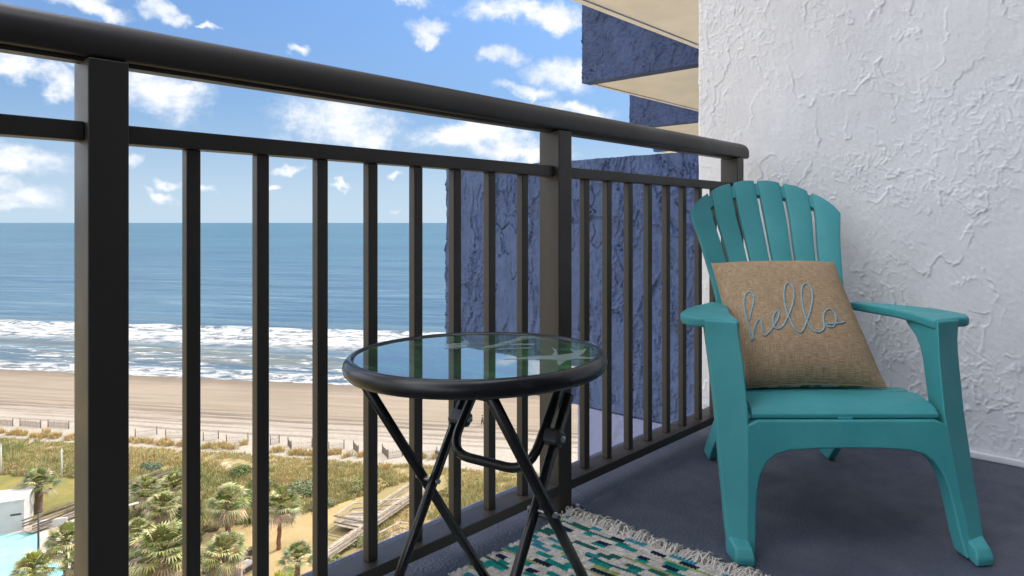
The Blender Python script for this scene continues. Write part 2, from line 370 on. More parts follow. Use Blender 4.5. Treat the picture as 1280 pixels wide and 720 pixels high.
mb = MB(); mb.box((.004, .5, -3), (.2, 2.417, ZB - .008)); mb.build('privacy_wall', M['lav_stucco'], bld)

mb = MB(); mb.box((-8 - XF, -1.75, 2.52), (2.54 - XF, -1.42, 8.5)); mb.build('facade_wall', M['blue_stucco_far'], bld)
fc = thing('balcony_door', 'wide sliding glass balcony door in a white frame behind the viewer', 'door', (0, -1.35, 0))
mb = MB(); mb.box((-2.9, -.10, .0), (2.5, -.02, 2.5)); mb.build('glass_pane', basic('dark_door_glass', (.03, .035, .04), .05), fc)
mb = MB()
for x in (-2.9, -1.1, .7, 2.48): mb.box((x - .04, -.12, .0), (x + .04, .0, 2.5))
mb.build('frame', M['white_stucco'], fc, bevel=.004)
# ------------------------------------------------------------------ railing
rl = thing('balcony_railing', 'dark bronze metal balcony railing with square balusters and rounded handrail', 'railing', (0, YR, 0))
XL, XE = -1.2, 2.392
mb = MB()
def hr_ring(x, k=1.0):                                  # rounded-top rail, flat underneath
    pts = []
    for i in range(15):
        a = math.pi * i / 14; pts.append(Vector((x, .034 * k * math.cos(a), 1.030 + .0345 * k * math.sin(a))))
    pts += [Vector((x, -.034 * k, 1.030 - .018 * k)), Vector((x, -.028 * k, 1.030 - .0235 * k)), Vector((x, .028 * k, 1.030 - .0235 * k)), Vector((x, .034 * k, 1.030 - .018 * k))]
    return pts
mb.loft([hr_ring(XL)] + [hr_ring(x) for x in np.linspace(XL, XE + .035, 12)[1:]] + [hr_ring(XE + .048, .96), hr_ring(XE + .056, .85), hr_ring(XE + .060, .65)], smooth=True)
o = mb.build('handrail', M['rail'], rl)
mb = MB(); mb.box((XL, -.013, 1.0), (XE + .03, .013, 1.0063)); mb.build('rail_channel', M['rail'], rl)
posts = [.3325 - 1.03, .3325, 1.3625, 2.365]
def baluster_rail(name, z0, z1, w):
    mb = MB(); xs = [XL] + posts
    for a, b_ in zip(xs[:-1], xs[1:]):
        mb.box((a + .0267 if a != XL else a, -w, z0), (b_ - .0267, w, z1))
    return mb.build(name, M['rail'], rl, bevel=.002)
baluster_rail('baluster_rail', .884, .912, .019); baluster_rail('shoe_rail', .060, .085, .0335)
for i, x in enumerate(posts):
    w, d = .0262, .0345
    mb = MB(); mb.box((x - w, -d, .010), (x + w, d, 1.004)); po = mb.build('post', M['rail'], rl, bevel=.0025)
    mb = MB(); mb.box((x - .055, -.05, .0005), (x + .055, .05, .0095)); mb.build('base_plate', M['rail'], po, bevel=.002)
    for dx in (-.044, .044):
        for dy in (-.04, .04):
            mb = MB(); mb.tube([(x + dx, dy, .0096), (x + dx, dy, .018)], .006, 6); mb.build('anchor_bolt', M['steel'], po)
bal = [.459, .574, .688, .798, .910, 1.018, 1.125, 1.237, 1.484, 1.587, 1.693, 1.798, 1.904, 2.006, 2.111, 2.218, .178, .068, -.042, -.152, -.262, -.372, -.482, -.592]
for x in bal:
    mb = MB(); mb.box((x - .0110, -.0100, .0853), (x + .0110, .0100, .8837)); mb.build('baluster', M['rail'], rl, bevel=.0018)

# ------------------------------------------------------------------ bistro table
TC = camf(-.1563, 1.1948, 0); TH = .539; TR = .225
tb = thing('bistro_table', 'small round black folding table with glossy printed glass top', 'table', TC)
TM = Matrix.Translation(TC).inverted()
def ring_profile(prof, n=96, smooth=True):
    mb = MB(); rings = [[Vector((r * math.cos(2*math.pi*k/n), r * math.sin(2*math.pi*k/n), z)) for k in range(n)] for r, z in prof]
    mb.loft(rings + [rings[0]], caps=False, smooth=smooth); return mb
pr = [(TR - .018, TH - .003), (TR - .0155, TH + .001), (TR - .011, TH + .002), (TR - .006, TH - .001), (TR - .0015, TH - .007), (TR, TH - .014), (TR - .0015, TH - .021), (TR - .006, TH - .0265), (TR - .013, TH - .028), (TR - .018, TH - .025)]
ring_profile(pr).build('rim', M['tbl'], tb)
mb = MB(); n = 96
ring = lambda r, z: [Vector((r * math.cos(2*math.pi*k/n), r * math.sin(2*math.pi*k/n), z)) for k in range(n)]
mb.loft([ring(TR - .0175, TH - .010), ring(TR - .0175, TH - .0022), ring(TR - .019, TH - .0015)], caps=True, smooth=False); glass = mb.build('glass_top', M['glass'], tb)
Z2 = lambda x, y: TM @ atz(420 + x / 3.657, 400 + y / 3.657, TH - .0010)
shapes = [[(765,178),(900,165),(985,162),(1000,145),(988,124),(1006,134),(1014,160),(1060,155),(1085,150),(1070,128),(1090,140),(1130,135),(1146,127),(1134,150),(1110,165),(1190,174),(1090,178),(1050,185),(1022,206),(1010,196),(1012,180),(960,178)],
          [(495,110),(570,105),(590,90),(610,105),(600,122),(560,128),(495,130)],
          [(665,125),(740,108),(820,85),(850,72),(930,78),(860,88),(800,105),(740,122),(680,130)],
          [(740,131),(890,124),(892,128),(742,135)], [(780,106),(910,108),(905,114),(800,112)], [(1140,95),(1180,105),(1196,120),(1170,114)]]
for sp in shapes:
    mb = MB(); mb.prism(sp, lambda x, y: Z2(x, y), lambda x, y: Z2(x, y) - Vector((0, 0, .0004))); mb.build('printed_motif', M['print'], glass)
th0 = -.588; q_ = RGT * math.cos(th0) + FWD * math.sin(th0); p_ = RGT * -math.sin(th0) + FWD * math.cos(th0)
TL = lambda q, p, z: q_ * q + p_ * p + Vector((0, 0, z))
ZT = TH - .030
def lerp(a, b_, k): return a + (b_ - a) * k
pt1, pf1, w1, pt2, pf2, w2 = -.140, .200, .146, .142, -.159, .116
for s in (-1, 1):
    mb = MB(); mb.tube([TL(w1 * s, pt1, ZT + .004), TL(w1 * s, pf1, .010)], .0091, 14); lg = mb.build('leg', M['tbl'], tb)
    a, c_ = TL(w2 * s, pt2, ZT), TL(w2 * s, pf2, .010)
    mb = MB(); mb.tube([lerp(a, c_, .10), c_], .0091, 14); lg2 = mb.build('leg', M['tbl'], tb)
    # pivot rivet at the crossing
    k = .52; pv = lerp(TL(w1 * s, pt1, ZT), TL(w1 * s, pf1, .01), .44)
    mb = MB(); mb.tube([pv + q_ * s * .0135, pv - q_ * s * (w1 - w2 + .0135)], .0045, 10); mb.build('rivet', M['steel'], lg)
for (w, p, nm_) in ((w1, pf1, 'foot_bar'), (w2, pf2, 'foot_bar')):
    mb = MB(); mb.tube([TL(-w, p, .011), TL(w, p, .011)], .0105, 12); mb.build(nm_, M['tbl'], tb)
mb = MB(); mb.tube([TL(-w1, pt1, ZT + .004), TL(w1, pt1, ZT + .004)], .009, 12); mb.build('hinge_bar', M['tbl'], tb)
# U-shaped support tube under the top
def smooth_path(P, r, n=7):
    out = [Vector(P[0])]
    for i in range(1, len(P) - 1):
        a, b_, c_ = Vector(P[i-1]), Vector(P[i]), Vector(P[i+1]); d1 = (a - b_).normalized(); d2 = (c_ - b_).normalized()
        s0 = b_ + d1 * r; s1 = b_ + d2 * r
        for k in range(n + 1):
            t_ = k / n; out.append(s0 * (1-t_)**2 + b_ * 2*t_*(1-t_) + s1 * t_**2)
    return out + [Vector(P[-1])]
wu = w2 - .024
mb = MB(); mb.tube(smooth_path([TL(-wu, .150, ZT + .004), TL(-wu, .024, ZT - .168), TL(wu, .024, ZT - .168), TL(wu, .150, ZT + .004)], .05), .0086, 14); us = mb.build('support_tube', M['tbl'], tb)
for s in (-1, 1):
    a, c_ = TL(w2 * s, pt2, ZT), TL(w2 * s, pf2, .010); e = lerp(a, c_, .235); d_ = (c_ - a).normalized()
    nn = q_ * s
    mb = MB(); side = d_.cross(nn).normalized()
    Mx = Matrix((d_, side, nn)).transposed().to_4x4(); Mx.translation = e
    mb.box((-.014, -.014, -.030), (.014, .014, .0125), Mx); bk = mb.build('bracket', M['brk'], tb, bevel=.008, seg=4)
    mb = MB(); mb.tube([e - nn * .036, e + nn * .017], .005, 10); mb.build('rivet', M['steel'], bk)

# ------------------------------------------------------------------ rug
RX0, RX1, RY0, RY1 = .45, 1.348, .54, 1.152
rug = thing('woven_rug', 'cream cotton rag rug with teal, navy and lime weave and shaggy fringe', 'rug', (RX0, RY0, 0))
st = .0095; nc = int((RY1 - RY0) / st); rr_ = random.Random(5)
pal = {'c': (.60, .565, .51), 't': (.012, .25, .22), 'n': (.012, .020, .050), 'l': (.32, .38, .14), 'g': (.02, .13, .10), 'b': (.04, .25, .33)}
edges = [0.0]; kinds = []; kk = 0
while edges[-1] < RX1 - RX0:
    thin = kk % 4 == 3; edges.append(edges[-1] + (.006 if thin else .0150 + rr_.uniform(-.001, .001))); kinds.append(('L' if thin else 'W')); kk += 1
edges = np.array(edges); nr = len(kinds); rcol = np.zeros((nr, nc, 3))
for i in range(nr):
    j = -rr_.randint(0, 9); wide = kinds[i] == 'W'; main = rr_.choices('tngb', (6, 2.2, 2.2, 1.2))[0]
    if rr_.random() < .05: main = 'l'
    while j < nc:
        for kx, L_ in ((('c', rr_.randint(4, 9)), (main if rr_.random() < .8 else rr_.choice('tngb'), rr_.randint(3, 7))) if wide else ((rr_.choices('lcgn', (3.5, 4, 1.5, .6))[0], rr_.randint(8, 22)),)):
            for q in range(L_):
                if 0 <= j + q < nc: rcol[i, j + q] = np.array(pal[kx]) * rr_.uniform(.8, 1.12)
            j += L_
gx = np.arange(0, RX1 - RX0, .0021); gy = np.arange(0, RY1 - RY0, .0021); X, Y = np.meshgrid(gx, gy, indexing='ij')
Xj = X + .0016 * fbm(X * 90, Y * 90, 2); ri = np.clip(np.searchsorted(edges, Xj, side='right') - 1, 0, nr - 1); rw = edges[ri + 1] - edges[ri]; fx = (X - edges[ri]) / rw - .5; off = np.where(ri % 2 == 0, 0, .5) + fx * 1.1
cj = np.clip((Y / st + off + .45 * fbm(X * 120, Y * 60, 2)).astype(int), 0, nc - 1)
fy = (Y / st + off) % 1 - .5
hh = .0115 * np.sqrt(np.clip(1 - (fx / .53) ** 2, 0, 1)) * np.sqrt(np.clip(1 - (fy / .54) ** 2, .0, 1)) + .002 + .003 * fbm(X * 9, Y * 9, 2)
Xr = X + .004 * fbm(Y * 9, X * 3 + 4, 2); Yr = Y + .006 * fbm(X * 11 + 3, Y * 2, 2)
bord = (X < .002) | (X > gx[-1] - .001) | (Y < .002) | (Y > gy[-1] - .001); hh = np.where(bord, .001, hh)
np_mesh('woven_field', np.stack([Xr, Yr, hh], -1), M['rug'], rug, col=rcol[ri, cj])
mb = MB(); fr = random.Random(3)
def strand(x, y, a, L_, z0=.010, r=.0017):
    p = Vector((x, y, z0)); pts = [p.copy()]; a2 = a; zz = z0
    lift = fr.choice((0, 0, .006, .014, .022)) * fr.random()
    for k in range(5):
        a2 += fr.gauss(0, .15); p = p + Vector((math.cos(a2), math.sin(a2), 0)) * (L_ / 5)
        tz = lift * math.sin(math.pi * (k + 1) / 5) + .003 + fr.random() * .004
        pts.append(Vector((p.x, p.y, tz)))
    mb.tube(pts, [r, r, r, r * .95, r * .9, r * .6], 5)
yy = -.005
while yy < RY1 - RY0 + .004:
    a0 = fr.gauss(0.15, .30)
    for k in range(13): strand(RX1 - RX0 - .006, yy + fr.gauss(0, .003), a0 + fr.gauss(0, .25), fr.uniform(.040, .072))
    yy += fr.uniform(.008, .013)
for k in range(26): strand(RX1 - RX0 - .02 + fr.random() * .03, RY1 - RY0 + fr.uniform(-.012, .0), fr.gauss(.9, .5), fr.uniform(.03, .07), .014)
o = mb.build('fringe', M['cord'], rug, fix=False); o['kind'] = 'stuff'

# ------------------------------------------------------------------ teal Adirondack chair
CYAW = rad(0.3)
cl_x = RGT * math.cos(CYAW) + FWD * math.sin(CYAW)
chair_loc = camf(.661, 1.552, 0); chair_rz = math.atan2(cl_x.y, cl_x.x)
ch = thing('adirondack_chair', 'teal resin Adirondack chair with fan shaped slatted back by white wall', 'chair', chair_loc, chair_rz)
CM = Matrix.Translation(chair_loc) @ Matrix.Rotation(chair_rz, 4, 'Z')
V = Vector
def interp(tab, z):
    for a, b_ in zip(tab[:-1], tab[1:]):
        if z <= b_[0]:
            k = (z - a[0]) / (b_[0] - a[0]); return [x + (y - x) * k for x, y in zip(a, b_)]
    return list(tab[-1])
LEG = [(0.0, .250, -.014, .294, .006, .045), (.05, .248, .010, .297, .030, .055), (.20, .238, .048, .301, .082, .075), (.31, .232, .076, .304, .118, .085), (.42, .236, .104, .311, .150, .095), (.46, .240, .115, .314, .162, .11), (.496, .243, .124, .318, .166, .17), (.5225, .2445, .1285, .321, .166, .20)]
for s in (-1, 1):
    rings = []
    for z in (0, .05, .12, .2, .26, .31, .37, .42, .445, .47, .496, .5225):
        _, fx_, fy_, ox, oy, dp = interp(LEG, z)
        rings.append([V((s * fx_, fy_, z)), V((s * ox, oy, z)), V((s * (ox - .004), oy + .045, z)), V((s * (fx_ + .006), fy_ + dp, z))])
    mb = MB(); mb.loft(rings); lg = mb.build('leg', M['chair'], ch, bevel=.006, seg=3)
    mb = MB()
    mb.loft([[V((s * .246, -.030, 0)), V((s * .287, -.024, 0)), V((s * .296, .040, 0)), V((s * .247, .040, 0))],
             [V((s * .246, -.031, .018)), V((s * .288, -.025, .018)), V((s * .297, .044, .024)), V((s * .247, .044, .024))],
             [V((s * .248, -.020, .036)), V((s * .286, -.012, .036)), V((s * .295, .040, .050)), V((s * .249, .040, .050))]])
    mb.build('rocker_foot', M['chair'], lg, bevel=.005, seg=3)
    # armrest: paddle-shaped plate with a turned-down lip
    arm = [(.240, .1325), (.322, .1695), (.338, .171), (.356, .186), (.369, .216), (.366, .250), (.340, .320), (.300, .395), (.262, .455), (.236, .520), (.196, .540), (.198, .470), (.206, .400), (.222, .320), (.236, .240)]
    zt = lambda y: .524 + .012 * math.sin(min(max((y - .12) / .42, 0), 1) * math.pi) * .6
    mb = MB(); mb.prism(arm, lambda x, y: V((s * x, y, zt(y))), lambda x, y: V((s * (.285 + (x - .285) * .985), y, zt(y) - .025)))
    mb.build('armrest', M['chair'], ch, bevel=.007, seg=3)
    # rear leg: raked plate from the seat side to the floor
    mb = MB()
    side = [(.26, .275), (.40, .262), (.52, .215), (.64, .105), (.735, .016), (.735, 0), (.665, 0), (.60, .062), (.50, .140), (.38, .190), (.10, .245), (.10, .285)]
    mb.prism(side, lambda y, z: V((s * .180, y, z)), lambda y, z: V((s * .205, y, z))); mb.build('leg', M['chair'], ch, bevel=.005)
# front apron with arched opening, running down the inner side of both legs
def fl(z): return interp(LEG, max(z, 0))[1] + .007
inner = [(.240, 0.004), (.233, .05), (.228, .10), (.222, .145), (.213, .178), (.196, .205), (.172, .222), (.140, .230), (.08, .2335), (0, .2345)]
outer = [(fl(z), z) for z in (.004, .06, .12, .18, .24, .285)] + [(.222, .292), (.212, .2965)]
half = outer + [(.0, .2965)]
right = [(x, z) for x, z in inner][::-1]                  # centre -> foot
poly = right + outer                                     # inner arch, down to foot, then outer up to the shoulder
left = [(-x, z) for x, z in poly][::-1]
poly = poly + left
poly = [p for i, p in enumerate(poly) if i == 0 or (abs(p[0] - poly[i-1][0]) + abs(p[1] - poly[i-1][1])) > 1e-6]
if abs(poly[0][0] - poly[-1][0]) + abs(poly[0][1] - poly[-1][1]) < 1e-6: poly = poly[:-1]
mb = MB(); mb.prism(poly, lambda x, z: V((x, .25 * z - .0035 * max(0, 1 - z / .06) - .0005, z)), lambda x, z: V((x * .985, .25 * z + .045, z)))
ap = mb.build('apron', M['chair'], ch, bevel=.005, seg=3)
# seat slats
def seat_z(y): return float(np.interp(y, [.078, .084, .095, .115, .15, .20, .26, .34, .46, .55], [.306, .313, .319, .325, .332, .335, .329, .312, .272, .235]))
st_ = MB()
for (y0, y1) in ((.0835, .206), (.213, .300), (.307, .390), (.397, .48)):
    ysl = np.linspace(y0, y1, 9); hw = lambda y: .2235 - .045 * (y - .08)
    rings = []
    for y in ysl:
        e = .004 if (y in (ysl[0], ysl[-1])) else 0
        rings.append([V((-hw(y), y, seat_z(y) - e - .0105)), V((hw(y), y, seat_z(y) - e - .0105)), V((hw(y), y, seat_z(y) - e)), V((-hw(y), y, seat_z(y) - e))])
    st_.loft(rings)
for x, ya in ((-.19, .11), (0, .0815), (.19, .11)):
    st_.loft([[V((x - .018, y, seat_z(y) - .034)), V((x + .018, y, seat_z(y) - .034)), V((x + .018, y, seat_z(y) - .008)), V((x - .018, y, seat_z(y) - .008))] for y in np.linspace(ya, .47, 9)])
st_.build('seat', M['chair'], ch, bevel=.0025)
# fan back
B0, BD = V((0, .395, .235)), V((0, .455, .675)).normalized()
BN = V((0, -BD.z, BD.y))                                 # towards the sitter
def bwid(v): return float(np.interp(v, [0, .2, .40, .55, .66, .85], [.180, .190, .205, .228, .252, .262]))
def top_v(x): return .640 + .177 * (1 - (x / .26) ** 2) ** .75 if abs(x) < .26 else .640
def bpos(u, v, dn=0.0):                                  # u in [-1, 1] across
    x = u * bwid(v); return B0 + V((x, 0, 0)) + BD * v + BN * (.55 * x * x + dn)
back = thing('backrest', None, None); back.parent = ch
COLN = 6
mbk = MB()
for k in range(COLN):
    u0, u1 = -1 + 2 * k / COLN, -1 + 2 * (k + 1) / COLN
    g_ = .023
    a = u0 + (g_ if k else 0); b_ = u1 - (g_ if k < COLN - 1 else 0)
    vm = [top_v((a + (b_ - a) * q / 5) * .256) for q in range(6)]
    step = .006 if k not in (2, 3) else 0
    rings = []
    for i in range(23):
        ring_ = []
        for q in range(6):
            u = a + (b_ - a) * q / 5; v = vm[q] * i / 22
            ring_.append(bpos(u, v, .004 * (1 - ((q - 2.5) / 2.5) ** 2)))
        for q in range(5, -1, -1):
            u = a + (b_ - a) * q / 5; v = vm[q] * i / 22
            ring_.append(bpos(u, v, -.020))
        rings.append(ring_)
    mbk.loft(rings)
bpy.data.objects.remove(back)
# moulded web closing the gaps along the top, and lower cross bands, set behind the slat faces
def band(v0f, v1f, n0, n1, w=.97):
    rings = []
    for q in range(25):
        u = (-1 + 2 * q / 24) * w; x = u * .256; v0, v1 = v0f(x), v1f(x)
        rings.append([bpos(u, v0, n0), bpos(u, v1, n0), bpos(u, v1, n1), bpos(u, v0, n1)])
    mbk.loft(rings)
band(lambda x: top_v(x) - .062, lambda x: top_v(x) - .010, -.004, -.026)
band(lambda x: .30, lambda x: .34, -.012, -.034); band(lambda x: .02, lambda x: .06, -.012, -.034)
mbk.build('backrest', M['chair'], ch, bevel=.004, seg=2)

# ------------------------------------------------------------------ pillow
PB = camf(.632, 1.775, .340); PT = camf(.618, 2.085, .640)
pu = RGT.copy(); pv = (PT - PB); PLn = pv.length; pv.normalize(); pn = pu.cross(pv).normalized()
if pn.dot(FWD) > 0: pn = -pn
PC = (PB + PT) / 2; PHW, PHH = .190, PLn / 2 + .004
PMx = Matrix((pu, pv, pn)).transposed().to_4x4(); PMx.translation = PC
pil = bpy.data.objects.new('pillow', None); COL.objects.link(pil); pil.matrix_world = PMx
tag(pil, 'square tan burlap pillow with blue script word, leaning in the chair', 'pillow')
def pth(u, v): return .085 * (max(1 - u**4, 0) * max(1 - v**4, 0)) ** .55 * (1 - .16 * (u*u + v*v))
def psurf(u, v, sgn=1):
    kx = 1 - .055 * (1 - v * v) * abs(u) ** 3; ky = 1 - .055 * (1 - u * u) * abs(v) ** 3
    wr = .0022 * math.sin(9 * u + 5 * v) * (1 - u*u) * (1 - v*v)
    return Vector((PHW * u * kx * (1 + .02 * -v), PHH * v * ky, sgn * (pth(u, v) + wr)))
NU = 48; us_ = np.sin(np.linspace(-math.pi/2, math.pi/2, NU))
P_ = np.array([[psurf(u, v) for v in us_] for u in us_]); UVp = np.array([[((u+1)/2, (v+1)/2) for v in us_] for u in us_])
np_mesh('front_cover', P_, M['burlap'], pil, uv=UVp)
P_ = np.array([[psurf(u, v, -1) + Vector((0, 0, -.0006)) for v in us_] for u in us_[::-1]])
np_mesh('back_cover', P_, M['reverse'], pil)
mb = MB(); e_ = [(-1, -1), (1, -1), (1, 1), (-1, 1), (-1, -1)]; pts = []
for a, b_ in zip(e_[:-1], e_[1:]):
    for k in range(20): pts.append(psurf(a[0] + (b_[0]-a[0]) * k/20, a[1] + (b_[1]-a[1]) * k/20))
mb.tube(pts + [pts[0]], .0022, 6); mb.build('seam', M['burlap'], pil)
def catmull(P, n=6):
    P = [Vector(p) for p in P]; out = []
    Q = [P[0]*2 - P[1]] + P + [P[-1]*2 - P[-2]]
    for i in range(1, len(Q) - 2):
        a, b_, c_, d_ = Q[i-1:i+3]
        for k in range(n):
            t_ = k / n; out.append(.5 * (2*b_ + (c_-a)*t_ + (2*a-5*b_+4*c_-d_)*t_*t_ + (3*b_-a-3*c_+d_)*t_**3))
    return out + [P[-1]]
hello = [[(268,424),(258,385),(243,335),(228,285),(222,240),(231,213),(249,207),(264,225),(268,258),(258,300),(252,330)],
         [(272,420),(274,388),(284,354),(298,338),(309,352),(315,385),(326,411),(345,404),(368,376),(388,338),(386,313),(371,318),(361,345),(367,378),(385,391),(410,380),(438,322),(457,257),(452,203),(431,181),(413,200),(412,250),(428,320),(457,383),(487,409),(505,400),(531,332),(545,262),(539,207),(516,183),(496,200),(492,242),(505,312),(530,372),(560,404),(587,407),(605,388),(598,350),(606,317),(631,301),(655,320),(662,350),(651,382),(627,387),(611,372),(640,373),(690,362),(708,351)]]
Pinv = PMx.inverted(); mb = MB()
for strokes in hello:
    pts = []
    for q in catmull([(x, y, 0) for x, y in strokes], 6):
        d_ = ray(870 + q.x / 3.788, 310 + q.y / 3.788); o_ = Vector((0, 0, EYE))
        tt = (PC + pn * .072 - o_).dot(pn) / d_.dot(pn); L_ = Pinv @ (o_ + d_ * tt)
        pts.append(psurf(L_.x / PHW, L_.y / PHH) + Vector((0, 0, .0008)))
    mb.tube(pts, .0026, 6)
mb.build('lettering', M['stitch'], pil)

# ------------------------------------------------------------------ the shore below: land, sea
G = -35.2; GL = G + .6
SN = Vector((math.cos(rad(30)), math.sin(rad(30)), 0)); ST = Vector((-math.sin(rad(30)), math.cos(rad(30)), 0))   # seaward, along shore
def gp(px, py, z=GL): return atz(px, py, z)
S_W = 143.0
def land_h(t, s):
    base = np.clip((S_W - s) * .0122, -1.5, .6) - np.where(s > S_W, (s - S_W) * .03, 0)
    dn = np.clip(1 - np.abs((s - 91) / 10), 0, 1)
    return base + dn * (.55 * fbm(t * .09, s * .12, 3) + .25) + np.where(s < 118, .05, .02) * fbm(t * .5, s * .5, 3) * (s < 140)
def ts_mesh(name, tt, ss, hfun, mat):
    T, S = np.meshgrid(tt, ss, indexing='ij'); H = hfun(T, S)
    P = np.stack([SN.x * S + ST.x * T, SN.y * S + ST.y * T, G + H], -1)
    return np_mesh(name, P[:, ::-1], mat, uv=np.stack([T, S], -1)[:, ::-1])
def sym(core0, core1, step, far, n=26):
    a = np.arange(core0, core1 + 1e-6, step); g = np.geomspace(step * 2, far, n)
    return np.concatenate([(core0 - g)[::-1], a, core1 + g])
tt = sym(-40, 330, 1.6, 40000); ss = np.concatenate([-np.geomspace(600, 20, 10) , np.arange(0, 165, .8)])

m, t, b = new_mat('beach_ground'); uv = t.n.new('ShaderNodeTexCoord').outputs['UV']; q = t.sep(uv)
T_, S_ = q[0], q[1]
nz = t.noise(uv, .12, 5, .6); nf = t.noise(uv, 1.3, 5, .65); nff = t.noise(uv, 6.0, 4, .7)
dry = t.mix(t.ramp(nf, .3, .7), (.295, .255, .207, 1), (.365, .32, .262, 1))
beige = t.mix(t.ramp(t.noise(t.vmath('MULTIPLY', uv, (.03, .5, 1)), 1.0, 4, .6), .35, .65), (.215, .172, .128, 1), (.268, .217, .162, 1))
wet = (.155, .122, .092, 1)
sj = t.math('ADD', S_, t.math('MULTIPLY', t.math('SUBTRACT', nz, .5), 9))
c_ = t.mix(t.ramp(sj, 103, 119), dry, beige)
c_ = t.mix(t.ramp(sj, 131, 141.5), c_, wet)
trk = None; swb = t.math('ADD', S_, t.math('MULTIPLY', t.math('SUBTRACT', t.noise(t.comb(t.math('MULTIPLY', T_, .02), 0.0, 0.0), 1.0, 3), .5), 3.0))
for s_i, w_i, k_i in ((103.8, .30, .7), (106.3, .22, .6), (108.2, .30, .8), (109.0, .2, .7), (111.6, .34, 1.0), (113.4, .30, 1.0), (114.2, .22, .8), (116.2, .25, .7)):
    l_ = t.math('MULTIPLY', t.ramp(t.math('ABSOLUTE', t.math('SUBTRACT', swb, s_i + .6)), w_i * 2.6, w_i * 1.1), k_i)
    trk = l_ if trk is None else t.math('MAXIMUM', trk, l_)
trk = t.math('MULTIPLY', trk, t.ramp(t.noise(t.vmath('MULTIPLY', uv, (.05, .7, 1)), 1.0, 4, .65), .36, .56))
c_ = t.mix(t.math('MULTIPLY', trk, .85), c_, (.13, .10, .075, 1))
c_ = t.mix(t.math('MULTIPLY', t.ramp(nff, .60, .72), .35), c_, (.22, .17, .12, 1))
veg = t.ramp(t.math('ADD', S_, t.math('MULTIPLY', t.math('SUBTRACT', nf, .5), 6)), 94.5, 92.0)
soil = t.mix(t.ramp(t.noise(uv, .35, 5, .6), .40, .62), (.20, .165, .07, 1), (.34, .26, .13, 1))
soil = t.mix(t.ramp(t.noise(uv, .22, 3, .6), .56, .66), soil, (.50, .42, .31, 1))
c_ = t.mix(veg, c_, soil)
t.l.new(c_, b.inputs['Base Color']); b.inputs['Roughness'].default_value = .95; b.inputs['Specular IOR Level'].default_value = .15
bn = t.n.new('ShaderNodeBump'); bn.inputs['Distance'].default_value = .10; t.l.new(t.math('ADD', nf, t.math('MULTIPLY', nff, .5)), bn.inputs['Height']); t.l.new(bn.outputs[0], b.inputs['Normal'])
M['land'] = m
ts_mesh('beach_ground', tt, ss, land_h, M['land'])['kind'] = 'structure'

m, t, b = new_mat('sea_water'); uv = t.n.new('ShaderNodeTexCoord').outputs['UV']; q = t.sep(uv); T_, S_ = q[0], q[1]
wob = t.math('MULTIPLY', t.math('SUBTRACT', t.noise(t.comb(t.math('MULTIPLY', T_, .05), 0.0, 0.0), 1.0, 4, .65), .5), 10.0)
sw = t.math('ADD', S_, wob)
fine = t.noise(t.vmath('MULTIPLY', uv, (.22, .40, 1)), 1.0, 8, .72, .6)
fine2 = t.noise(t.vmath('MULTIPLY', uv, (.07, .30, 1)), 1.0, 6, .62, 1.2)
wob2 = t.math('MULTIPLY', t.math('SUBTRACT', t.noise(t.vmath('MULTIPLY', uv, (.10, .05, 1)), 1.0, 5, .7), .5), 26.0)
b1 = t.math('MULTIPLY', t.ramp(t.math('ADD', sw, wob2), 175, 186), t.ramp(sw, 210, 206))             # broken wave
f1 = t.math('MULTIPLY', b1, t.ramp(t.math('ADD', fine, t.math('MULTIPLY', t.math('SUBTRACT', fine2, .5), .5)), .34, .52))
crest = t.math('MULTIPLY', t.math('MULTIPLY', t.ramp(sw, 204.5, 207), t.ramp(sw, 211, 208.5)), t.ramp(fine2, .50, .58))
b2 = t.math('MULTIPLY', t.ramp(sw, 140, 147), t.ramp(sw, 176, 170))
f2 = t.math('MULTIPLY', b2, t.math('MULTIPLY', t.ramp(fine2, .50, .60), t.ramp(fine, .36, .54)))
b3 = t.ramp(t.math('ADD', S_, t.math('MULTIPLY', wob, .35)), 151.5, 147)
f3 = t.math('MULTIPLY', b3, t.ramp(fine, .40, .52))
foam = t.math('MAXIMUM', t.math('MAXIMUM', f1, t.math('MULTIPLY', f2, .9)), t.math('MAXIMUM', t.math('MULTIPLY', f3, .92), t.math('MULTIPLY', crest, .8)), clamp=True)
deepf = t.ramp(S_, 190, 700)
wc = t.mix(t.ramp(S_, 165, 240), (.125, .135, .115, 1), (.068, .128, .172, 1))
wc = t.mix(t.ramp(S_, 260, 1500), wc, (.058, .118, .148, 1))
strk = t.noise(t.vmath('MULTIPLY', uv, (.006, .055, 1)), 1.0, 5, .6)
wc = t.mix(t.math('MULTIPLY', t.ramp(strk, .40, .60), .8), wc, (.034, .085, .138, 1))
swl = t.noise(t.vmath('MULTIPLY', uv, (.012, .16, 1)), 1.0, 5, .65, .5)
wc = t.mix(t.math('MULTIPLY', t.math('MULTIPLY', t.ramp(swl, .50, .66), .55), t.ramp(S_, 800, 260)), wc, (.16, .23, .28, 1))
far2 = t.noise(t.vmath('MULTIPLY', uv, (.0006, .006, 1)), 1.0, 4, .6)
wc = t.mix(t.math('MULTIPLY', t.math('MULTIPLY', t.ramp(far2, .42, .62), .5), t.ramp(S_, 300, 900)), wc, (.065, .155, .205, 1))
col = t.mix(foam, wc, t.mix(t.ramp(fine2, .3, .7), (.33, .335, .335, 1), (.50, .50, .49, 1)))
t.l.new(col, b.inputs['Base Color']); b.inputs['IOR'].default_value = 1.33
b.inputs['Specular IOR Level'].default_value = .32
t.put(b.inputs['Roughness'], t.mix(foam, (.38, .38, .38, 1), (.9, .9, .9, 1)))
w1_ = t.noise(t.vmath('MULTIPLY', uv, (.05, .20, 1)), 1.0, 5, .6); w2_ = t.noise(t.vmath('MULTIPLY', uv, (.35, 1.0, 1)), 1.0, 4, .65)
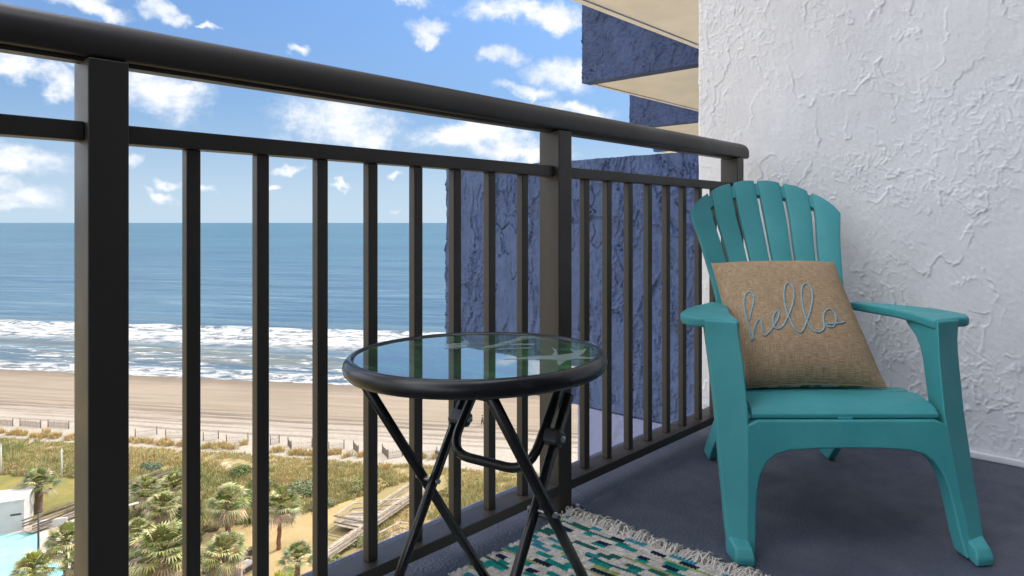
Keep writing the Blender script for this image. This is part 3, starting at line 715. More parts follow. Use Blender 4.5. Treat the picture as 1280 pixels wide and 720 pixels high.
bn = t.n.new('ShaderNodeBump'); bn.inputs['Distance'].default_value = 1.0
hsum = t.math('ADD', t.math('MULTIPLY', w1_, 2.4), t.math('ADD', t.math('MULTIPLY', w2_, .22), t.math('MULTIPLY', foam, .3)))
t.l.new(hsum, bn.inputs['Height']); t.l.new(bn.outputs[0], b.inputs['Normal']); M['sea'] = m
def sea_h(T, S):
    w = 5.0 * fbm(T * .05, T * 0 + 2, 3)
    x = S + w - 207.5
    brk = .9 * np.exp(-np.where(x > 0, (x / 4.5), (x / 1.6)) ** 2) + .25 * np.exp(-((x + 10) / 9) ** 2)
    x2 = S + 4 * fbm(T * .03, T * 0 + 8, 3); 
    sw_ = sum(a * np.sin((x2 - 207) / L * 2 * np.pi + ph + 2.5 * fbm(T * .012 + ph, S * .01, 2)) for a, L, ph in ((.16, 23, 0), (.10, 13, 2), (.22, 47, 4)))
    e2 = .30 * np.exp(-((S + .6 * w - 175) / 1.6) ** 2) + .12 * np.exp(-((S + w - 160) / 1.5) ** 2)
    fade = np.clip((S - 150) / 40, 0, 1) * np.clip(1 - (S - 500) / 300, 0, 1)
    return .03 + brk + sw_ * fade + e2
ss2 = np.concatenate([np.arange(138, 260, .7), 260 + np.cumsum(np.geomspace(1.0, 3600, 100))])
tt2 = sym(-40, 420, 1.8, 60000)
ts_mesh('sea', tt2, ss2, sea_h, M['sea'])['kind'] = 'structure'

def sheet(name, pts, mat, dz, kind='structure', thick=0.0):
    mb = MB(); P = [gp(x, y) for x, y in pts]; P = [Vector((p.x, p.y, GL + dz)) for p in P]
    if thick: mb.prism([(p.x, p.y) for p in P], lambda x, y: Vector((x, y, GL + dz)), lambda x, y: Vector((x, y, GL + dz - thick)))
    else: mb.add(P, [tuple(range(len(P)))])
    o = mb.build(name, mat, fix=False)
    me = o.data
    if me.polygons[0].normal.z < 0: me.flip_normals()
    if kind: o['kind'] = kind
    return o
M['lawn'] = basic('dry_lawn', (.225, .185, .062), .95, 0, .2, .5, .05, 4, spec=.1, col2=(.165, .155, .05))
M['yard'] = basic('golden_dry_turf', (.40, .285, .145), .95, 0, .2, .4, .06, 5, spec=.1, col2=(.34, .255, .12))
M['deck_conc'] = basic('pool_deck_concrete', (.50, .43, .36), .9, 0, .12, .8, .01, 6)
M['pool'] = basic('pool_water', (.27, .50, .485), .08, 0, .1, .6, .02, 1.5)
M['pool_deep'] = basic('pool_water_shaded', (.16, .52, .52), .08, 0, .1, .6, .02, 1.5)
sheet('lawn', [(-120, 590), (-10, 592), (60, 596), (130, 600), (150, 612), (95, 632), (55, 646), (20, 668), (-120, 650)], M['lawn'], .30)
sheet('yard_turf', [(236, 690), (262, 664), (330, 655), (395, 642), (455, 622), (520, 608), (560, 640), (470, 700), (420, 735), (300, 740), (236, 740)], M['yard'], .26)
sheet('sand_path', [(396, 716), (404, 668), (436, 634), (505, 603), (560, 596), (560, 612), (470, 650), (425, 730)], M['land'], .30)
sheet('pool_deck', [(-140, 690), (-10, 672), (30, 664), (56, 653), (90, 648), (112, 660), (118, 720), (90, 800), (-140, 860)], M['deck_conc'], .34)
sheet('pool_water', [(-130, 700), (0, 671), (44, 668), (52, 678), (46, 700), (66, 706), (82, 718), (60, 760), (-130, 820)], M['pool'], .36)

# ------------------------------------------------------------------ dune grass: uncountable, one object
def in_poly(x, y, poly):
    c = False; n = len(poly)
    for i in range(n):
        x1, y1 = poly[i]; x2, y2 = poly[i - 1]
        if (y1 > y) != (y2 > y) and x < (x2 - x1) * (y - y1) / (y2 - y1) + x1: c = not c
    return c
M['grass'] = basic('dune_grass_blades', (1, 1, 1), .75, 0, .1, 2, attr=True, spec=.2)
rg = random.Random(11)
def ts_of(p): return p.dot(ST), p.dot(SN)
def tuft(mb, p, h, n, col, spread=.5):
    vs, fs, = [], []
    for k in range(n):
        a = rg.random() * 6.283; r = rg.random() ** .5 * spread * .5; bx, by = p.x + math.cos(a) * r, p.y + math.sin(a) * r
        hh = h * rg.uniform(.55, 1.1); ln = rg.uniform(.1, .55) * hh; a2 = a + rg.gauss(0, .6); w = .035 + .03 * rg.random()
        a3 = rg.random() * 3.14; wx, wy = math.cos(a3) * w, math.sin(a3) * w; c = tuple(q * rg.uniform(.86, 1.14) for q in col)
        o = len(mb.v); z = p.z - .05
        mb.v += [(bx - wx, by - wy, z), (bx + wx, by + wy, z), (bx + math.cos(a2)*ln*.45 + wx*.6, by + math.sin(a2)*ln*.45 + wy*.6, z + hh*.7), (bx + math.cos(a2)*ln*.45 - wx*.6, by + math.sin(a2)*ln*.45 - wy*.6, z + hh*.7), (bx + math.cos(a2)*ln, by + math.sin(a2)*ln, z + hh)]
        mb.c += [c] * 5; mb.f += [(o, o+1, o+2, o+3), (o+3, o+2, o+4)]; mb.sm += [False, False]
def lh(p):
    tt_, ss_ = ts_of(p); return G + float(land_h(np.array([tt_]), np.array([ss_]))[0])
gmb = MB()
GOLD, GREEN, ORNG, OLIV = (.47, .385, .18), (.23, .25, .095), (.45, .30, .12), (.36, .335, .145)
def mixc(a, b_, k): return tuple(x + (y - x) * k for x, y in zip(a, b_))
lawn_px = [(-140, 592), (-10, 594), (60, 598), (130, 602), (150, 614), (90, 634), (40, 700), (-140, 700)]
yard_px = [(236, 690), (262, 666), (330, 657), (395, 643), (440, 628), (505, 605), (560, 597), (560, 614), (470, 655), (425, 735), (236, 740)]
pool_px = [(-200, 668), (0, 668), (60, 648), (95, 640), (125, 660), (125, 760), (-200, 900)]
cnt = 0
while cnt < 10500:
    tt_ = rg.uniform(8, 150); ss_ = rg.uniform(56, 93.5); p = SN * ss_ + ST * tt_
    d = p.dot(FWD); X_ = p.dot(RGT); px = CX + FPX * X_ / d; py = CY - FPX * (GL - EYE) / d
    if px < -60 or px > 690 or py > 760: continue
    if in_poly(px, py, lawn_px) or in_poly(px, py, yard_px) or in_poly(px, py, pool_px): continue
    nn_ = float(fbm(np.array([tt_ * .13]), np.array([ss_ * .17]), 3)[0]); n2_ = float(fbm(np.array([tt_ * .05 + 9]), np.array([ss_ * .07]), 2)[0])
    if nn_ < -.36 and ss_ > 80: continue
    gr = min(max(.48 - (ss_ - 84) * .02 + n2_ * .9 + nn_ * .5, 0), 1)
    col = mixc(mixc(GOLD, ORNG, rg.random() * .55 if nn_ < 0 else .1), mixc(GREEN, OLIV, rg.random()), gr)
    p.z = lh(p); tuft(gmb, p, rg.uniform(.32, .70) * (.8 + .4 * (ss_ < 90)) * (1.5 if nn_ > .25 else 1), rg.randint(9, 14), col, .9); cnt += 1
cl = [(2, 541), (14, 543), (22, 541), (30, 543), (42, 545), (52, 546), (58, 541), (66, 546), (72, 545), (86, 549), (92, 547), (98, 548),
      (163, 551), (172, 553), (180, 551), (188, 553), (200, 554), (206, 551), (212, 555), (226, 556), (232, 554), (238, 557),
      (256, 559), (262, 557), (270, 560), (278, 557), (284, 560), (290, 562), (344, 565), (349, 563), (366, 568), (372, 566), (380, 568), (386, 567), (392, 569), (306, 555),
      (414, 568), (420, 566), (434, 570), (452, 570), (478, 588), (527, 572), (545, 572)]
for (px, py) in cl:
    for k in range(rg.randint(9, 14)):
        p = gp(px + rg.gauss(0, 2.6), py + rg.gauss(0, .9), GL + .2); p.z = lh(p)
        tuft(gmb, p, rg.uniform(.6, 1.1), 12, mixc(ORNG, GOLD, rg.random()), .7)
tag(gmb.build('dune_grass', M['grass'], fix=False), 'golden and olive dune grass covering the strip behind the beach', 'grass', kind='stuff')

# ------------------------------------------------------------------ palms and shrubs
M['leaf'] = basic('palm_leaf', (1, 1, 1), .5, 0, .1, 3, attr=True, spec=.4)
M['bark'] = basic('palm_bark', (.15, .10, .065), .9, 0, .3, 5, .05, 9)
M['bark_red'] = basic('palm_bark_red', (.20, .095, .05), .9, 0, .3, 5, .05, 9)
M['bush'] = basic('shrub_leaf', (1, 1, 1), .6, 0, .1, 3, attr=True, spec=.3)
def crown_mesh(seed, nf=44, yellow=.0, dead=.35, drop=142):
    r = random.Random(seed); mb = MB()
    for i in range(nf):
        k = i / (nf - 1); el = rad(82 - drop * k ** .85 + r.gauss(0, 7)); az = i * 2.39996 + r.gauss(0, .25)
        d = Vector((math.cos(az) * math.cos(el), math.sin(az) * math.cos(el), math.sin(el)))
        pl = r.uniform(.38, .56); hubp = d * pl + Vector((0, 0, -.10 * pl * math.cos(el)))
        side = Vector((-math.sin(az), math.cos(az), 0)); up = d.cross(side); up = -up if up.z < 0 else up
        isd = k > 1 - dead * r.uniform(.7, 1.2)
        c0 = mixc((.30, .22, .12), (.42, .34, .20), r.random()) if isd else mixc(mixc((.075, .11, .032), (.16, .19, .06), r.random()), (.36, .335, .075), yellow * r.uniform(.4, 1))
        if not isd and r.random() < .4: c0 = mixc(c0, (.50, .45, .22), r.uniform(.4, .9))
        kv = r.uniform(.6, 1.35); c0 = tuple(q * kv for q in c0)
        mb.tube([d * .04, hubp], [.022, .012], 4, col=mixc(c0, (.3, .26, .12), .5))
        nl = 15
        for j in range(nl):
            a = rad(-82 + 164 * j / (nl - 1)); ld = (d * math.cos(a) + side * math.sin(a)).normalized()
            L_ = r.uniform(.40, .54) * (.72 + .28 * math.cos(a)); w = .026
            wv_ = ld.cross(up).normalized() * w
            mid = hubp + ld * L_ * .55 + up * .03 * math.cos(a); droop = (.16 if not isd else .30) * r.uniform(.6, 1.4)
            tip = hubp + ld * L_ + Vector((0, 0, -droop * L_ * 1.4))
            c = tuple(q * r.uniform(.75, 1.3) for q in c0); o = len(mb.v)
            mb.v += [tuple(hubp), tuple(mid - wv_), tuple(tip), tuple(mid + wv_)]; mb.c += [c] * 4; mb.f.append((o, o+1, o+2, o+3)); mb.sm.append(False)
    me = mb.build('crown', M['leaf'], fix=False); d_ = me.data; bpy.data.objects.remove(me); return d_
crowns = [crown_mesh(s, nf_, y, dd, dr) for s, y, dd, nf_, dr in ((1, .35, .30, 58, 135), (2, .25, .35, 58, 140), (3, .5, .32, 62, 135), (4, .95, .2, 54, 120), (5, .05, .06, 26, 98))]
def palm(label, cx_, cy_, rpx, by, v, trunk_r=.22, red=False, fat=1.0, bx=None, group='palmetto palms below the balcony'):
    base = gp(bx if bx is not None else cx_, by); dep = base.dot(FWD); cz = EYE + (CY - cy_) * dep / FPX; R_ = rpx * dep / FPX
    base.z = GL - .1; h_ = cz - base.z
    o = thing('palm_tree', label, 'palm', base, rg.random() * 6.28, group)
    off = Vector((0, 0, 0))
    if bx is not None:
        off = RGT * ((cx_ - bx) * dep / FPX); off = Matrix.Rotation(-o.rotation_euler.z, 3, 'Z') @ off
    mb = MB(); n = 14
    pts = [Vector((off.x * (i/n)**1.5 + .03 * math.sin(i), off.y * (i/n)**1.5 + .03 * math.cos(i*1.7), h_ * i / n)) for i in range(n + 1)]
    rs = [trunk_r * (1.25 - .35 * i / n) * (1 + .10 * ((i % 2) - .5)) * (1.2 if i > n - 3 else 1) for i in range(n + 1)]
    mb.tube(pts, rs, 9); mb.build('trunk', M['bark_red'] if red else M['bark'], o)
    c = bpy.data.objects.new('crown', crowns[v]); COL.objects.link(c); c.parent = o; c.location = (off.x, off.y, h_); c.scale = (R_, R_, R_ * .92); c.rotation_euler = (rg.gauss(0, .06), rg.gauss(0, .06), rg.random() * 6.28)
    return o
palm('short green palm with thick pale trunk standing alone on the dry lawn', 48, 606, 29, 645, 4, .40)
palm('rounded palm with dark bare trunk in the gap left of the third thin baluster', 285, 628, 31, 668, 1, .24)
palm('palm with slim red brown trunk at the edge of the golden yard', 352, 632, 29, 690, 0, .2, True, bx=348)
palm('low full palm filling the bottom of the gap below the dark trunked palm', 281, 690, 34, 735, 2, .25)
palm('broad low palm at the bottom edge beside the yellow bush', 372, 698, 28, 738, 4, .25)
palm('small palm right behind the thick railing post beside the boardwalk', 182, 612, 24, 650, 0, .2)
palm('yellow green palm clustered just left of the first thin baluster', 218, 608, 25, 648, 2, .2)
palm('mid height palm under the boardwalk with many dead fronds', 203, 632, 24, 668, 1, .2)
palm('large pale shaggy palm at bottom, right of the thick post', 204, 688, 48, 760, 1, .3)
palm('leafy palm over the pool edge, left of the thick post', 82, 676, 30, 730, 0, .2)
palm('yellowish palm crown at the bottom left over the pool', 40, 712, 30, 750, 3, .22)
palm('straw coloured low palm crown beside the thick post', 172, 664, 22, 700, 2, .22)
palm('small low palmetto at the pool deck corner', 92, 704, 22, 745, 4, .2)
def bush(label, px, py, rpx, v, c0, c1, hgt=.8, group='shrubs among the dune grass'):
    base = gp(px, py + rpx * .45); dep = base.dot(FWD); R_ = rpx * dep / FPX; base.z = GL - .05
    r = random.Random(v * 31 + int(px)); mb = MB()
    lobes = [(Vector((r.uniform(-.55, .55), r.uniform(-.55, .55), r.uniform(.25, .75))) * R_, R_ * r.uniform(.32, .55)) for _ in range(9)]
    for _ in range(int(900 + 9 * rpx * 22)):
        lc, lr = r.choice(lobes); d = Vector((r.gauss(0, 1), r.gauss(0, 1), r.gauss(0, 1))).normalized()
        p = lc + d * lr * r.uniform(.55, 1.08); p.z = max(p.z * hgt, .02)
        s_ = r.uniform(.06, .13) * (.6 + .4 * R_ / 2); u = Vector((r.gauss(0, 1), r.gauss(0, 1), r.gauss(0, 1))).normalized(); w_ = u.cross(d + Vector((0, 0, .3)))
        w_ = w_.normalized() if w_.length > 1e-4 else Vector((1, 0, 0)); o = len(mb.v); c = tuple(q * r.uniform(.75, 1.25) for q in mixc(c0, c1, r.random()))
        mb.v += [tuple(p - u * s_), tuple(p + w_ * s_ * .6), tuple(p + u * s_ * 1.2), tuple(p - w_ * s_ * .6)]; mb.c += [c] * 4; mb.f.append((o, o+1, o+2, o+3)); mb.sm.append(False)
    o = thing('shrub', label, 'shrub', base, 0, group)
    mb.build('foliage', M['bush'], o, fix=False)
    st_ = MB()
    for k in range(5): st_.tube([(0, 0, 0), (r.uniform(-.4, .4) * R_, r.uniform(-.4, .4) * R_, R_ * .55 * hgt)], [.05, .02], 5)
    st_.build('stem', M['bark'], o)
EXTRA = 1
GRN0, GRN1, SGE0, SGE1, DRK0, DRK1, YEL0, YEL1 = (.075, .115, .03), (.15, .175, .05), (.16, .19, .09), (.24, .26, .13), (.045, .07, .022), (.10, .12, .04), (.34, .34, .04), (.45, .40, .06)
bush('round bright green shrub standing out in the dune grass', 304, 588, 17, 1, GRN0, GRN1)
bush('olive shrub beside the second thin baluster, lower than the bright green one', 330, 604, 18, 2, (.14, .155, .05), (.22, .20, .08))
bush('wide sage green shrub right of the second thin baluster', 384, 606, 26, 3, SGE0, SGE1, .6)
bush('grey green shrub beside the distant boardwalk rail', 188, 582, 13, 4, (.10, .15, .09), (.17, .21, .12), .7)
bush('dark green shrub close to the first thin baluster', 232, 640, 20, 5, DRK0, DRK1)
bush('leafy green shrub between the two lowest palms behind the thick post', 215, 655, 22, 6, GRN0, DRK1, .7)
bush('bright yellow green shrub at the bottom edge', 360, 716, 15, 7, YEL0, YEL1, .7)
bush('pale leafy shrub beside the sand path rail', 441, 678, 15, 8, SGE0, (.30, .29, .12))
bush('small green shrub at the balcony edge below the boardwalk', 418, 700, 14, 9, (.16, .19, .05), (.28, .27, .08))
bush('dark tangled shrub at the foot of the lawn hedge', 262, 660, 12, 10, (.10, .07, .04), (.16, .13, .06), .6)
bush('olive shrub on the dune seen under the table', 560, 612, 16, 11, (.20, .19, .06), (.30, .25, .09), .6)
for i, (px, lb) in enumerate(((8, 'straw coloured hedge shrub at the lawn edge, far left'), (34, 'straw coloured hedge shrub behind the lone lawn palm'), (66, 'straw coloured hedge shrub beside the white pole'), (92, 'straw coloured hedge shrub touching the thick post'))):
    bush(lb, px, 587 + i, 15, 20 + i, (.20, .17, .06), (.30, .23, .09), .5)

bush('low dark thicket under the palms by the first thin baluster', 226, 672, 24, 21, DRK0, (.13, .14, .05), .6)
bush('low dark thicket at the foot of the pool palms', 92, 716, 20, 22, DRK0, (.13, .14, .05), .6)
bush('low olive thicket under the red trunked palm crown', 326, 646, 16, 23, DRK0, (.17, .17, .06), .5)
bush('mixed olive shrub between the pale palm and the boardwalk', 172, 640, 17, 12, (.20, .22, .08), (.33, .31, .13))
bush('feathery yellow green shrub at the first thin baluster, low down', 238, 700, 22, 13, (.26, .27, .07), (.40, .36, .12))
bush('dark green shrub in shade under the shaggy palm', 168, 700, 20, 14, DRK0, DRK1)
bush('grey olive shrub beside the boulders', 268, 712, 14, 15, SGE0, SGE1)
bush('green shrub tucked behind the dark trunked palm', 312, 622, 20, 16, (.13, .16, .05), (.22, .23, .08))
bush('sage shrub between the red trunked palm and the yard', 402, 628, 16, 17, SGE0, (.28, .27, .12), .6)
bush('straw and green shrub on the dune by the boardwalk head', 470, 606, 17, 18, (.30, .23, .08), (.42, .32, .13), .6)
bush('olive shrub behind the fourth thin baluster', 446, 606, 18, 19, (.20, .20, .07), (.31, .28, .11), .6)

# ------------------------------------------------------------------ boardwalks
M['wood'] = basic('weathered_boards', (.33, .27, .205), .9, 0, .25, 2, .01, 20)
M['wood_dark'] = basic('old_railing_wood', (.13, .105, .085), .9, 0, .25, 2, .01, 20)
def beam(mb, a, b_, w, h_):
    a, b_ = Vector(a), Vector(b_); d = (b_ - a); L_ = d.length; d.normalize(); s_ = d.cross(Vector((0, 0, 1))).normalized(); u = s_.cross(d)
    Mx = Matrix((d, s_, u)).transposed().to_4x4(); Mx.translation = a; mb.box((0, -w/2, -h_/2), (L_, w/2, h_/2), Mx)
def rail_run(o, a, b_, mat, hgt=1.0, step=2.3, mids=(.35, .65)):
    n = max(int((b_ - a).length / step), 1)
    for i in range(n + 1):
        p = a.lerp(b_, i / n); mb = MB(); beam(mb, p - Vector((0, 0, .9)), p + Vector((0, 0, hgt)), .16, .16); mb.build('rail_post', mat, o)
    mb = MB(); beam(mb, a + Vector((0, 0, hgt + .03)), b_ + Vector((0, 0, hgt + .03)), .26, .09); mb.build('handrail', mat, o)
    mb = MB()
    for k in mids: beam(mb, a + Vector((0, 0, hgt * k)), b_ + Vector((0, 0, hgt * k)), .06, .15)
    mb.build('side_rail', mat, o)
def deck(o, name, quad, z, mat):
    mb = MB(); q = [Vector((p.x, p.y, 0)) for p in quad]; a, b_, c_, d_ = q; n = max(int((b_ - a).length / .20), 2)
    for i in range(n):
        k0, k1 = i / n, (i + .9) / n
        P = [a.lerp(b_, k0), a.lerp(b_, k1), d_.lerp(c_, k1), d_.lerp(c_, k0)]
        mb.prism([(p.x, p.y) for p in P], lambda x, y: Vector((x, y, z)), lambda x, y: Vector((x, y, z - .07)))
    mb.build(name, mat, o)
    return q
DZ = GL + 1.0
bw = thing('boardwalk', 'weathered wooden boardwalk with railings and bench platform leading to the beach', 'boardwalk', (0, 0, 0))
p1, p2 = gp(412, 698, DZ), gp(536, 611, DZ); dv = (p2 - p1).normalized(); sv = Vector((-dv.y, dv.x, 0))
W_ = 1.9; q = deck(bw, 'walkway', [p1, p2, p2 + sv * W_, p1 + sv * W_], DZ, M['wood'])
rail_run(bw, p1, p2, M['wood']); rail_run(bw, p1.lerp(p2, .58) + sv * W_, p2 + sv * W_, M['wood'])
A_, B_ = gp(418, 656, DZ), gp(456, 664, DZ); C_, D_ = gp(502, 634, DZ), gp(441, 640, DZ)
deck(bw, 'platform', [A_, B_, C_, D_], DZ - .004, M['wood'])
rail_run(bw, A_, B_, M['wood_dark'], 1.0, 2.0, (.3,)); rail_run(bw, A_, D_, M['wood'], 1.0, 2.0, (.4,)); rail_run(bw, D_, C_, M['wood'], 1.0, 2.2, (.4,))
for k in (.35, .65):
    a, b_ = A_.lerp(D_, k) + Vector((0, 0, .45)), B_.lerp(C_, k) + Vector((0, 0, .45)); a, b_ = a.lerp(b_, .12), a.lerp(b_, .86)
    mb = MB(); beam(mb, a, b_, .45, .06); bs = mb.build('bench', M['wood'], bw)
    for kk in (.05, .5, .95):
        p = a.lerp(b_, kk); mb = MB(); beam(mb, p, p - Vector((0, 0, .42)), .1, .3); mb.build('bench_leg', M['wood'], bs)
E_, F_ = gp(470, 668, DZ - .3), gp(532, 668, DZ - .3)
q = [gp(474, 678, DZ - .4), gp(500, 664, DZ - .4), gp(552, 672, DZ - .4), gp(540, 690, DZ - .4)]
st2 = thing('stair_landing', 'lower wooden stair landing with railings beside the boardwalk', 'landing', (0, 0, 0))
deck(st2, 'landing', q, DZ - .4, M['wood']); rail_run(st2, q[1], q[2], M['wood'], 1.0, 1.8, (.4,)); rail_run(st2, q[0], q[1], M['wood'], 1.0, 1.8, (.4,))
bl = thing('boardwalk', 'narrow boardwalk with grey rails climbing from the pool past the thick post', 'boardwalk', (0, 0, 0))
p1, p2, p3 = gp(40, 662, DZ), gp(172, 611, DZ), gp(214, 596, DZ)
dv = (p2 - p1).normalized(); sv = Vector((-dv.y, dv.x, 0)); W_ = 1.7
deck(bl, 'walkway', [p1, p3, p3 + sv * W_, p1 + sv * W_], DZ - .3, M['wood'])
for a, b_ in ((p1, p2), (p2, p3)):
    for s_ in (0, 1): rail_run(bl, a + sv * W_ * s_ - Vector((0, 0, .3)), b_ + sv * W_ * s_ - Vector((0, 0, .3)), M['wood_dark'], 1.0, 2.4)

# ------------------------------------------------------------------ sand fences along the dune foot
M['slat'] = basic('sand_fence_slats', (.20, .165, .13), .95, 0, .2, 3)
def sand_fence(label, pts, hgt=1.15):
    P = [gp(x, y, GL + .2) for x, y in pts]; o = thing('sand_fence', label, 'fence', (P[0].x, P[0].y, lh(P[0])), 0, 'low sand fences along the dune')
    L0 = Vector(o.location); rr = random.Random(int(pts[0][0]))
    for p in P:
        p.z = lh(p); mb = MB(); mb.tube([p - L0 - Vector((0, 0, .3)), p - L0 + Vector((0, 0, hgt + .25))], .075, 7); mb.build('post', M['wood_dark'], o)
    for a, b_ in zip(P[:-1], P[1:]):
        mb = MB(); n = int((b_ - a).length / .13)
        for i in range(1, n):
            p = a.lerp(b_, i / n) - L0; tl = rr.gauss(0, .03); d = (b_ - a).normalized()
            beam(mb, p, p + d * tl + Vector((0, 0, hgt * rr.uniform(.85, 1.02))), .06, .012)
        for zz in (.3, .8): beam(mb, a - L0 + Vector((0, 0, zz)), b_ - L0 + Vector((0, 0, zz)), .02, .02)
        mb.build('slat_panel', M['slat'], o)
for lb, pts in (('sand fence at the far left edge of the dune', [(-12, 529), (16, 531)]), ('sand fence second from the left on the dune', [(25, 531), (51, 533)]),
                ('sand fence just left of the thick railing post', [(60, 532), (86, 534)]), ('sand fence just right of the thick railing post', [(169, 545), (196, 541)]),
                ('sand fence left of the first thin baluster', [(207, 546), (236, 543)]), ('short sand fence just right of the first thin baluster', [(254, 549), (273, 547)]),
                ('sand fence in the middle of the gap before the second thin baluster', [(283, 553), (310, 550)]), ('short sand fence just right of the second thin baluster', [(338, 554), (349, 552)]),
                ('angled sand fence left of the third thin baluster', [(360, 555), (364, 560), (390, 557)]), ('sand fence just right of the third thin baluster', [(411, 562), (430, 559)]),
                ('short slanting sand fence by the fourth thin baluster', [(442, 560), (448, 567)]), ('angled sand fence seen behind the table leg', [(478, 565), (485, 573), (503, 569)]),
                ('sand fence beside the dark green barrels', [(526, 572), (546, 569)])):
    sand_fence(lb, pts)

# ------------------------------------------------------------------ pool side things, poles, barrels, rock, people
M['white'] = basic('white_masonry', (.48, .465, .44), .85, 0, .08, .6)
M['bluep'] = basic('blue_sign_paint', (.10, .20, .42), .6)
M['darkp'] = basic('dark_pole_paint', (.05, .04, .035), .6)
M['palep'] = basic('pale_pole_paint', (.50, .48, .44), .6)
a, b_ = gp(30, 662, GL + .36), gp(-60, 676, GL + .36); d_ = (b_ - a).normalized(); nrm = Vector((d_.y, -d_.x, 0)); nrm = nrm if nrm.dot(FWD) > 0 else -nrm
H_ = 37 * a.dot(FWD) / FPX
ph = thing('pool_house', 'low white pool building with small signs on its wall', 'building', a)
mb = MB(); Mx = Matrix((d_, nrm, Vector((0, 0, 1)))).transposed().to_4x4(); mb.box((0, 0, -.4), ((b_ - a).length, 4.0, H_), Mx); mb.build('wall', M['white'], ph)
mb = MB(); mb.box((-.12, -.12, H_), ((b_ - a).length, 4.12, H_ + .16), Mx); mb.build('roof_coping', M['palep'], ph, bevel=.02)
for (x0, x1, z0, z1, mm) in ((.25, 1.25, 1.75, 1.95, 'darkp'), (2.5, 4.6, 1.75, 2.1, 'bluep'), (2.6, 4.2, 1.35, 1.55, 'bluep')):
    mb = MB(); mb.box((x0, -.03, z0), (x1, -.004, z1), Mx); mb.build('sign', M[mm], ph)
mb = MB(); a, b_ = gp(50, 661, GL + .36), gp(84, 656, GL + .36); beam(mb, a + Vector((0, 0, .45)), b_ + Vector((0, 0, .45)), .3, .9)
o = mb.build('garden_wall', M['white'], bevel=.03); tag(o, 'low white garden wall between pool and boardwalk', 'wall')
def pole(name, label, cat, px, y0, y1, r0, mat, head=None):
    p = gp(px, y1); d = p.dot(FWD); h_ = (y1 - y0) * d / FPX; o = thing(name, label, cat, p)
    mb = MB(); mb.tube([(0, 0, -.3), (0, 0, h_)], [r0, r0 * .75], 10); mb.build('pole', mat, o)
    mb = MB(); mb.tube([(0, 0, 0), (0, 0, .25)], r0 * 1.7, 10); mb.build('pole_base', mat, o)
    if head == 'lamp':
        mb = MB(); mb.box((-.5, -.2, h_), (.5, .2, h_ + .16)); mb.build('lamp_head', M['palep'], o, bevel=.05)
    elif head == 'cap':
        mb = MB(); mb.tube([(0, 0, h_), (0, 0, h_ + .12)], [r0 * 1.3, r0 * .4], 10); mb.build('cap', mat, o)
    elif head == 'arm':
        mb = MB(); beam(mb, (-.25, 0, h_ - .4), (.2, 0, h_ - .4), .10, .10); mb.build('bracket', mat, o)
pole('utility_pole', 'slim dark pole rising in front of the pool', 'pole', 48, 640, 703, .11, M['darkp'], 'cap')
pole('utility_pole', 'pale pole standing at the lawn edge left of the thick post', 'pole', 77, 561, 600, .11, M['palep'], 'arm')
pole('utility_pole', 'pale pole at the far left edge of the view', 'pole', 1, 556, 596, .11, M['palep'], 'cap')
pole('street_lamp', 'dark lamp post with flat grey head beside the thick post', 'lamp', 167, 631, 672, .08, M['darkp'], 'lamp')
M['rock'] = basic('dark_boulder', (.075, .065, .055), .9, 0, .35, 2, .05, 5)
def rock(label, px, py, rpx):
    p = gp(px, py); R_ = rpx * p.dot(FWD) / FPX; bm = bmesh.new(); bmesh.ops.create_icosphere(bm, subdivisions=4, radius=R_); rr = random.Random(px)
    for v in bm.verts:
        k = float(fbm(np.array([v.co.x / R_ * 1.3 + px]), np.array([v.co.y / R_ * 1.3 + v.co.z / R_ * 1.7]), 4)[0]); v.co *= 1 + .45 * k; v.co.z *= .8
    me = bpy.data.meshes.new('boulder'); bm.to_mesh(me); bm.free(); me.materials.append(M['rock']); o = bpy.data.objects.new('boulder', me); COL.objects.link(o); o.location = (p.x, p.y, GL + R_ * .35)
    tag(o, label, 'boulder')
rock('dark boulder beside the low palm, left of the second thin baluster', 315, 694, 9); rock('smaller dark boulder touching the bigger one', 309, 703, 5)
p = gp(305, 718); ub = thing('utility_box', 'beige concrete box with dark recess below the boulders', 'box', p, rad(20))
mb = MB(); mb.box((-.9, -.5, 0), (.9, .5, 1.1)); mb.build('body', M['deck_conc'], ub, bevel=.04)
mb = MB(); mb.box((-.6, -.516, .3), (.6, -.503, .85)); mb.build('vent_panel', M['darkp'], ub)
M['barrel'] = basic('green_barrel', (.03, .075, .05), .5)
for i, (px, lb) in enumerate(((546, 'dark green beach barrel, left one of the pair'), (552, 'dark green beach barrel, right one of the pair'))):
    p = gp(px, 572); p.z = lh(p); o = thing('barrel', lb, 'barrel', p, 0, 'green barrels on the sand')
    mb = MB(); n = 16
    mb.loft([[Vector((r * math.cos(2*math.pi*k/n), r * math.sin(2*math.pi*k/n), z)) for k in range(n)] for r, z in ((.28, 0), (.30, .05), (.30, .3), (.315, .32), (.30, .34), (.30, .6), (.315, .62), (.30, .64), (.29, .9))], smooth=True); mb.build('drum', M['barrel'], o)
    mb = MB(); mb.tube([(0, 0, .9), (0, 0, .94)], .305, 16); mb.build('lid', M['darkp'], o)
M['skin'] = basic('skin', (.42, .26, .18), .6); M['cl1'] = basic('dark_clothes', (.03, .03, .04), .9); M['cl2'] = basic('grey_clothes', (.10, .10, .12), .9)
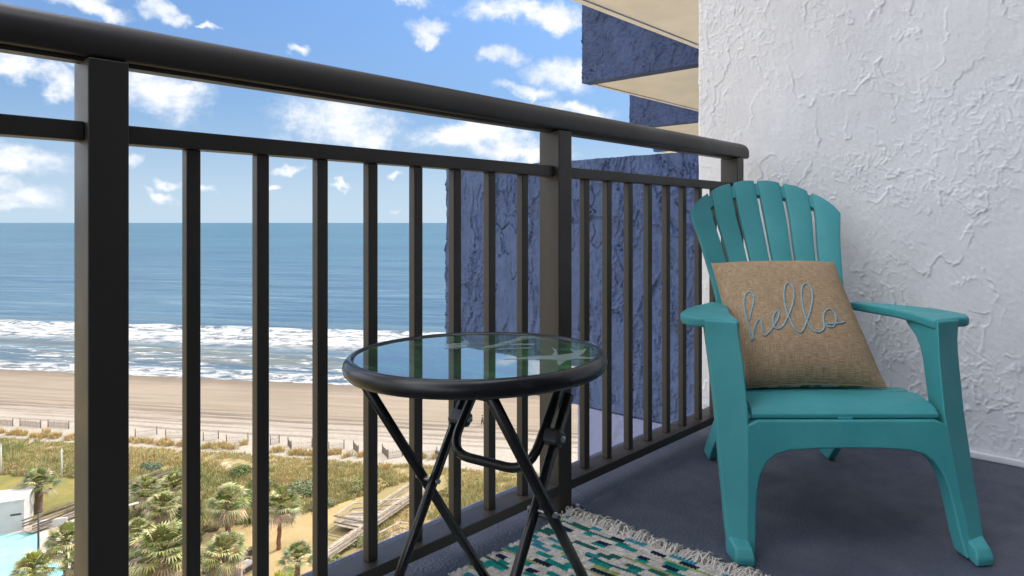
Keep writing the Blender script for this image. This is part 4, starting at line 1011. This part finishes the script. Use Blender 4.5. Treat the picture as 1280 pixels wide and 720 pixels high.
def skin_obj(name, verts, edges, mat, parent):
    me = bpy.data.meshes.new(name); me.from_pydata([v[0] for v in verts], edges, []); me.materials.append(mat)
    o = bpy.data.objects.new(name, me); COL.objects.link(o); o.parent = parent
    o.modifiers.new('skin', 'SKIN')
    me.skin_vertices.new() if not me.skin_vertices else None
    for i, v in enumerate(verts): me.skin_vertices[0].data[i].radius = (v[1], v[2] if len(v) > 2 else v[1])
    me.skin_vertices[0].data[0].use_root = True
    s_ = o.modifiers.new('sub', 'SUBSURF'); s_.levels = 1; s_.render_levels = 1; return o
def person(label, px, py, yaw, c1, c2):
    p = gp(px, py, GL - .2); p.z = lh(p); o = thing('person', label, 'person', p, yaw, 'walkers on the beach')
    J = [((0,0,.95),.13,.10), ((0,0,1.2),.13,.10), ((0,0,1.42),.16,.10), ((0,0,1.53),.055), ((0,.01,1.62),.085,.10), ((0,.01,1.72),.075,.09),
         ((-.19,0,1.40),.055), ((-.23,.06,1.12),.042), ((-.22,.16,.90),.032), ((-.22,.19,.82),.035),
         ((.19,0,1.40),.055), ((.23,-.05,1.12),.042), ((.23,0,.88),.032), ((.23,.02,.80),.035),
         ((-.10,.02,.88),.09), ((-.11,.16,.50),.06), ((-.11,.10,.08),.042), ((-.11,.24,.03),.035),
         ((.10,-.02,.88),.09), ((.11,-.06,.50),.06), ((.11,-.24,.09),.042), ((.11,-.12,.03),.035)]
    E = [(0,1),(1,2),(2,3),(3,4),(4,5),(2,6),(6,7),(7,8),(8,9),(2,10),(10,11),(11,12),(12,13),(0,14),(14,15),(15,16),(16,17),(0,18),(18,19),(19,20),(20,21)]
    skin_obj('body', J, E, M['skin'], o)
    skin_obj('trousers', [((0,0,.97),.16,.13), ((-.10,.02,.88),.115), ((-.11,.16,.50),.085), ((-.11,.11,.16),.068), ((.10,-.02,.88),.115), ((.11,-.06,.50),.085), ((.11,-.22,.17),.068)], [(0,1),(1,2),(2,3),(0,4),(4,5),(5,6)], c2, o)
    skin_obj('shirt', [((0,0,.98),.16,.13), ((0,0,1.2),.16,.13), ((0,0,1.42),.185,.125), ((-.19,0,1.40),.08), ((-.225,.05,1.16),.065), ((.19,0,1.40),.08), ((.225,-.04,1.16),.065)], [(0,1),(1,2),(2,3),(3,4),(2,5),(5,6)], c1, o)
    mb = MB(); mb.loft([[Vector((r * math.cos(2*math.pi*k/10), -.015 + r * 1.15 * math.sin(2*math.pi*k/10), z)) for k in range(10)] for r, z in ((.085, 1.64), (.098, 1.69), (.09, 1.75), (.05, 1.79))], smooth=True); mb.build('hair', M['cl1'], o)
person('person in dark clothes walking on the beach, the left of two walkers', 603, 531, rad(35), M['cl1'], M['cl1'])
person('person in grey clothes walking on the beach, the right of two walkers', 608, 530, rad(25), M['cl2'], M['cl1'])
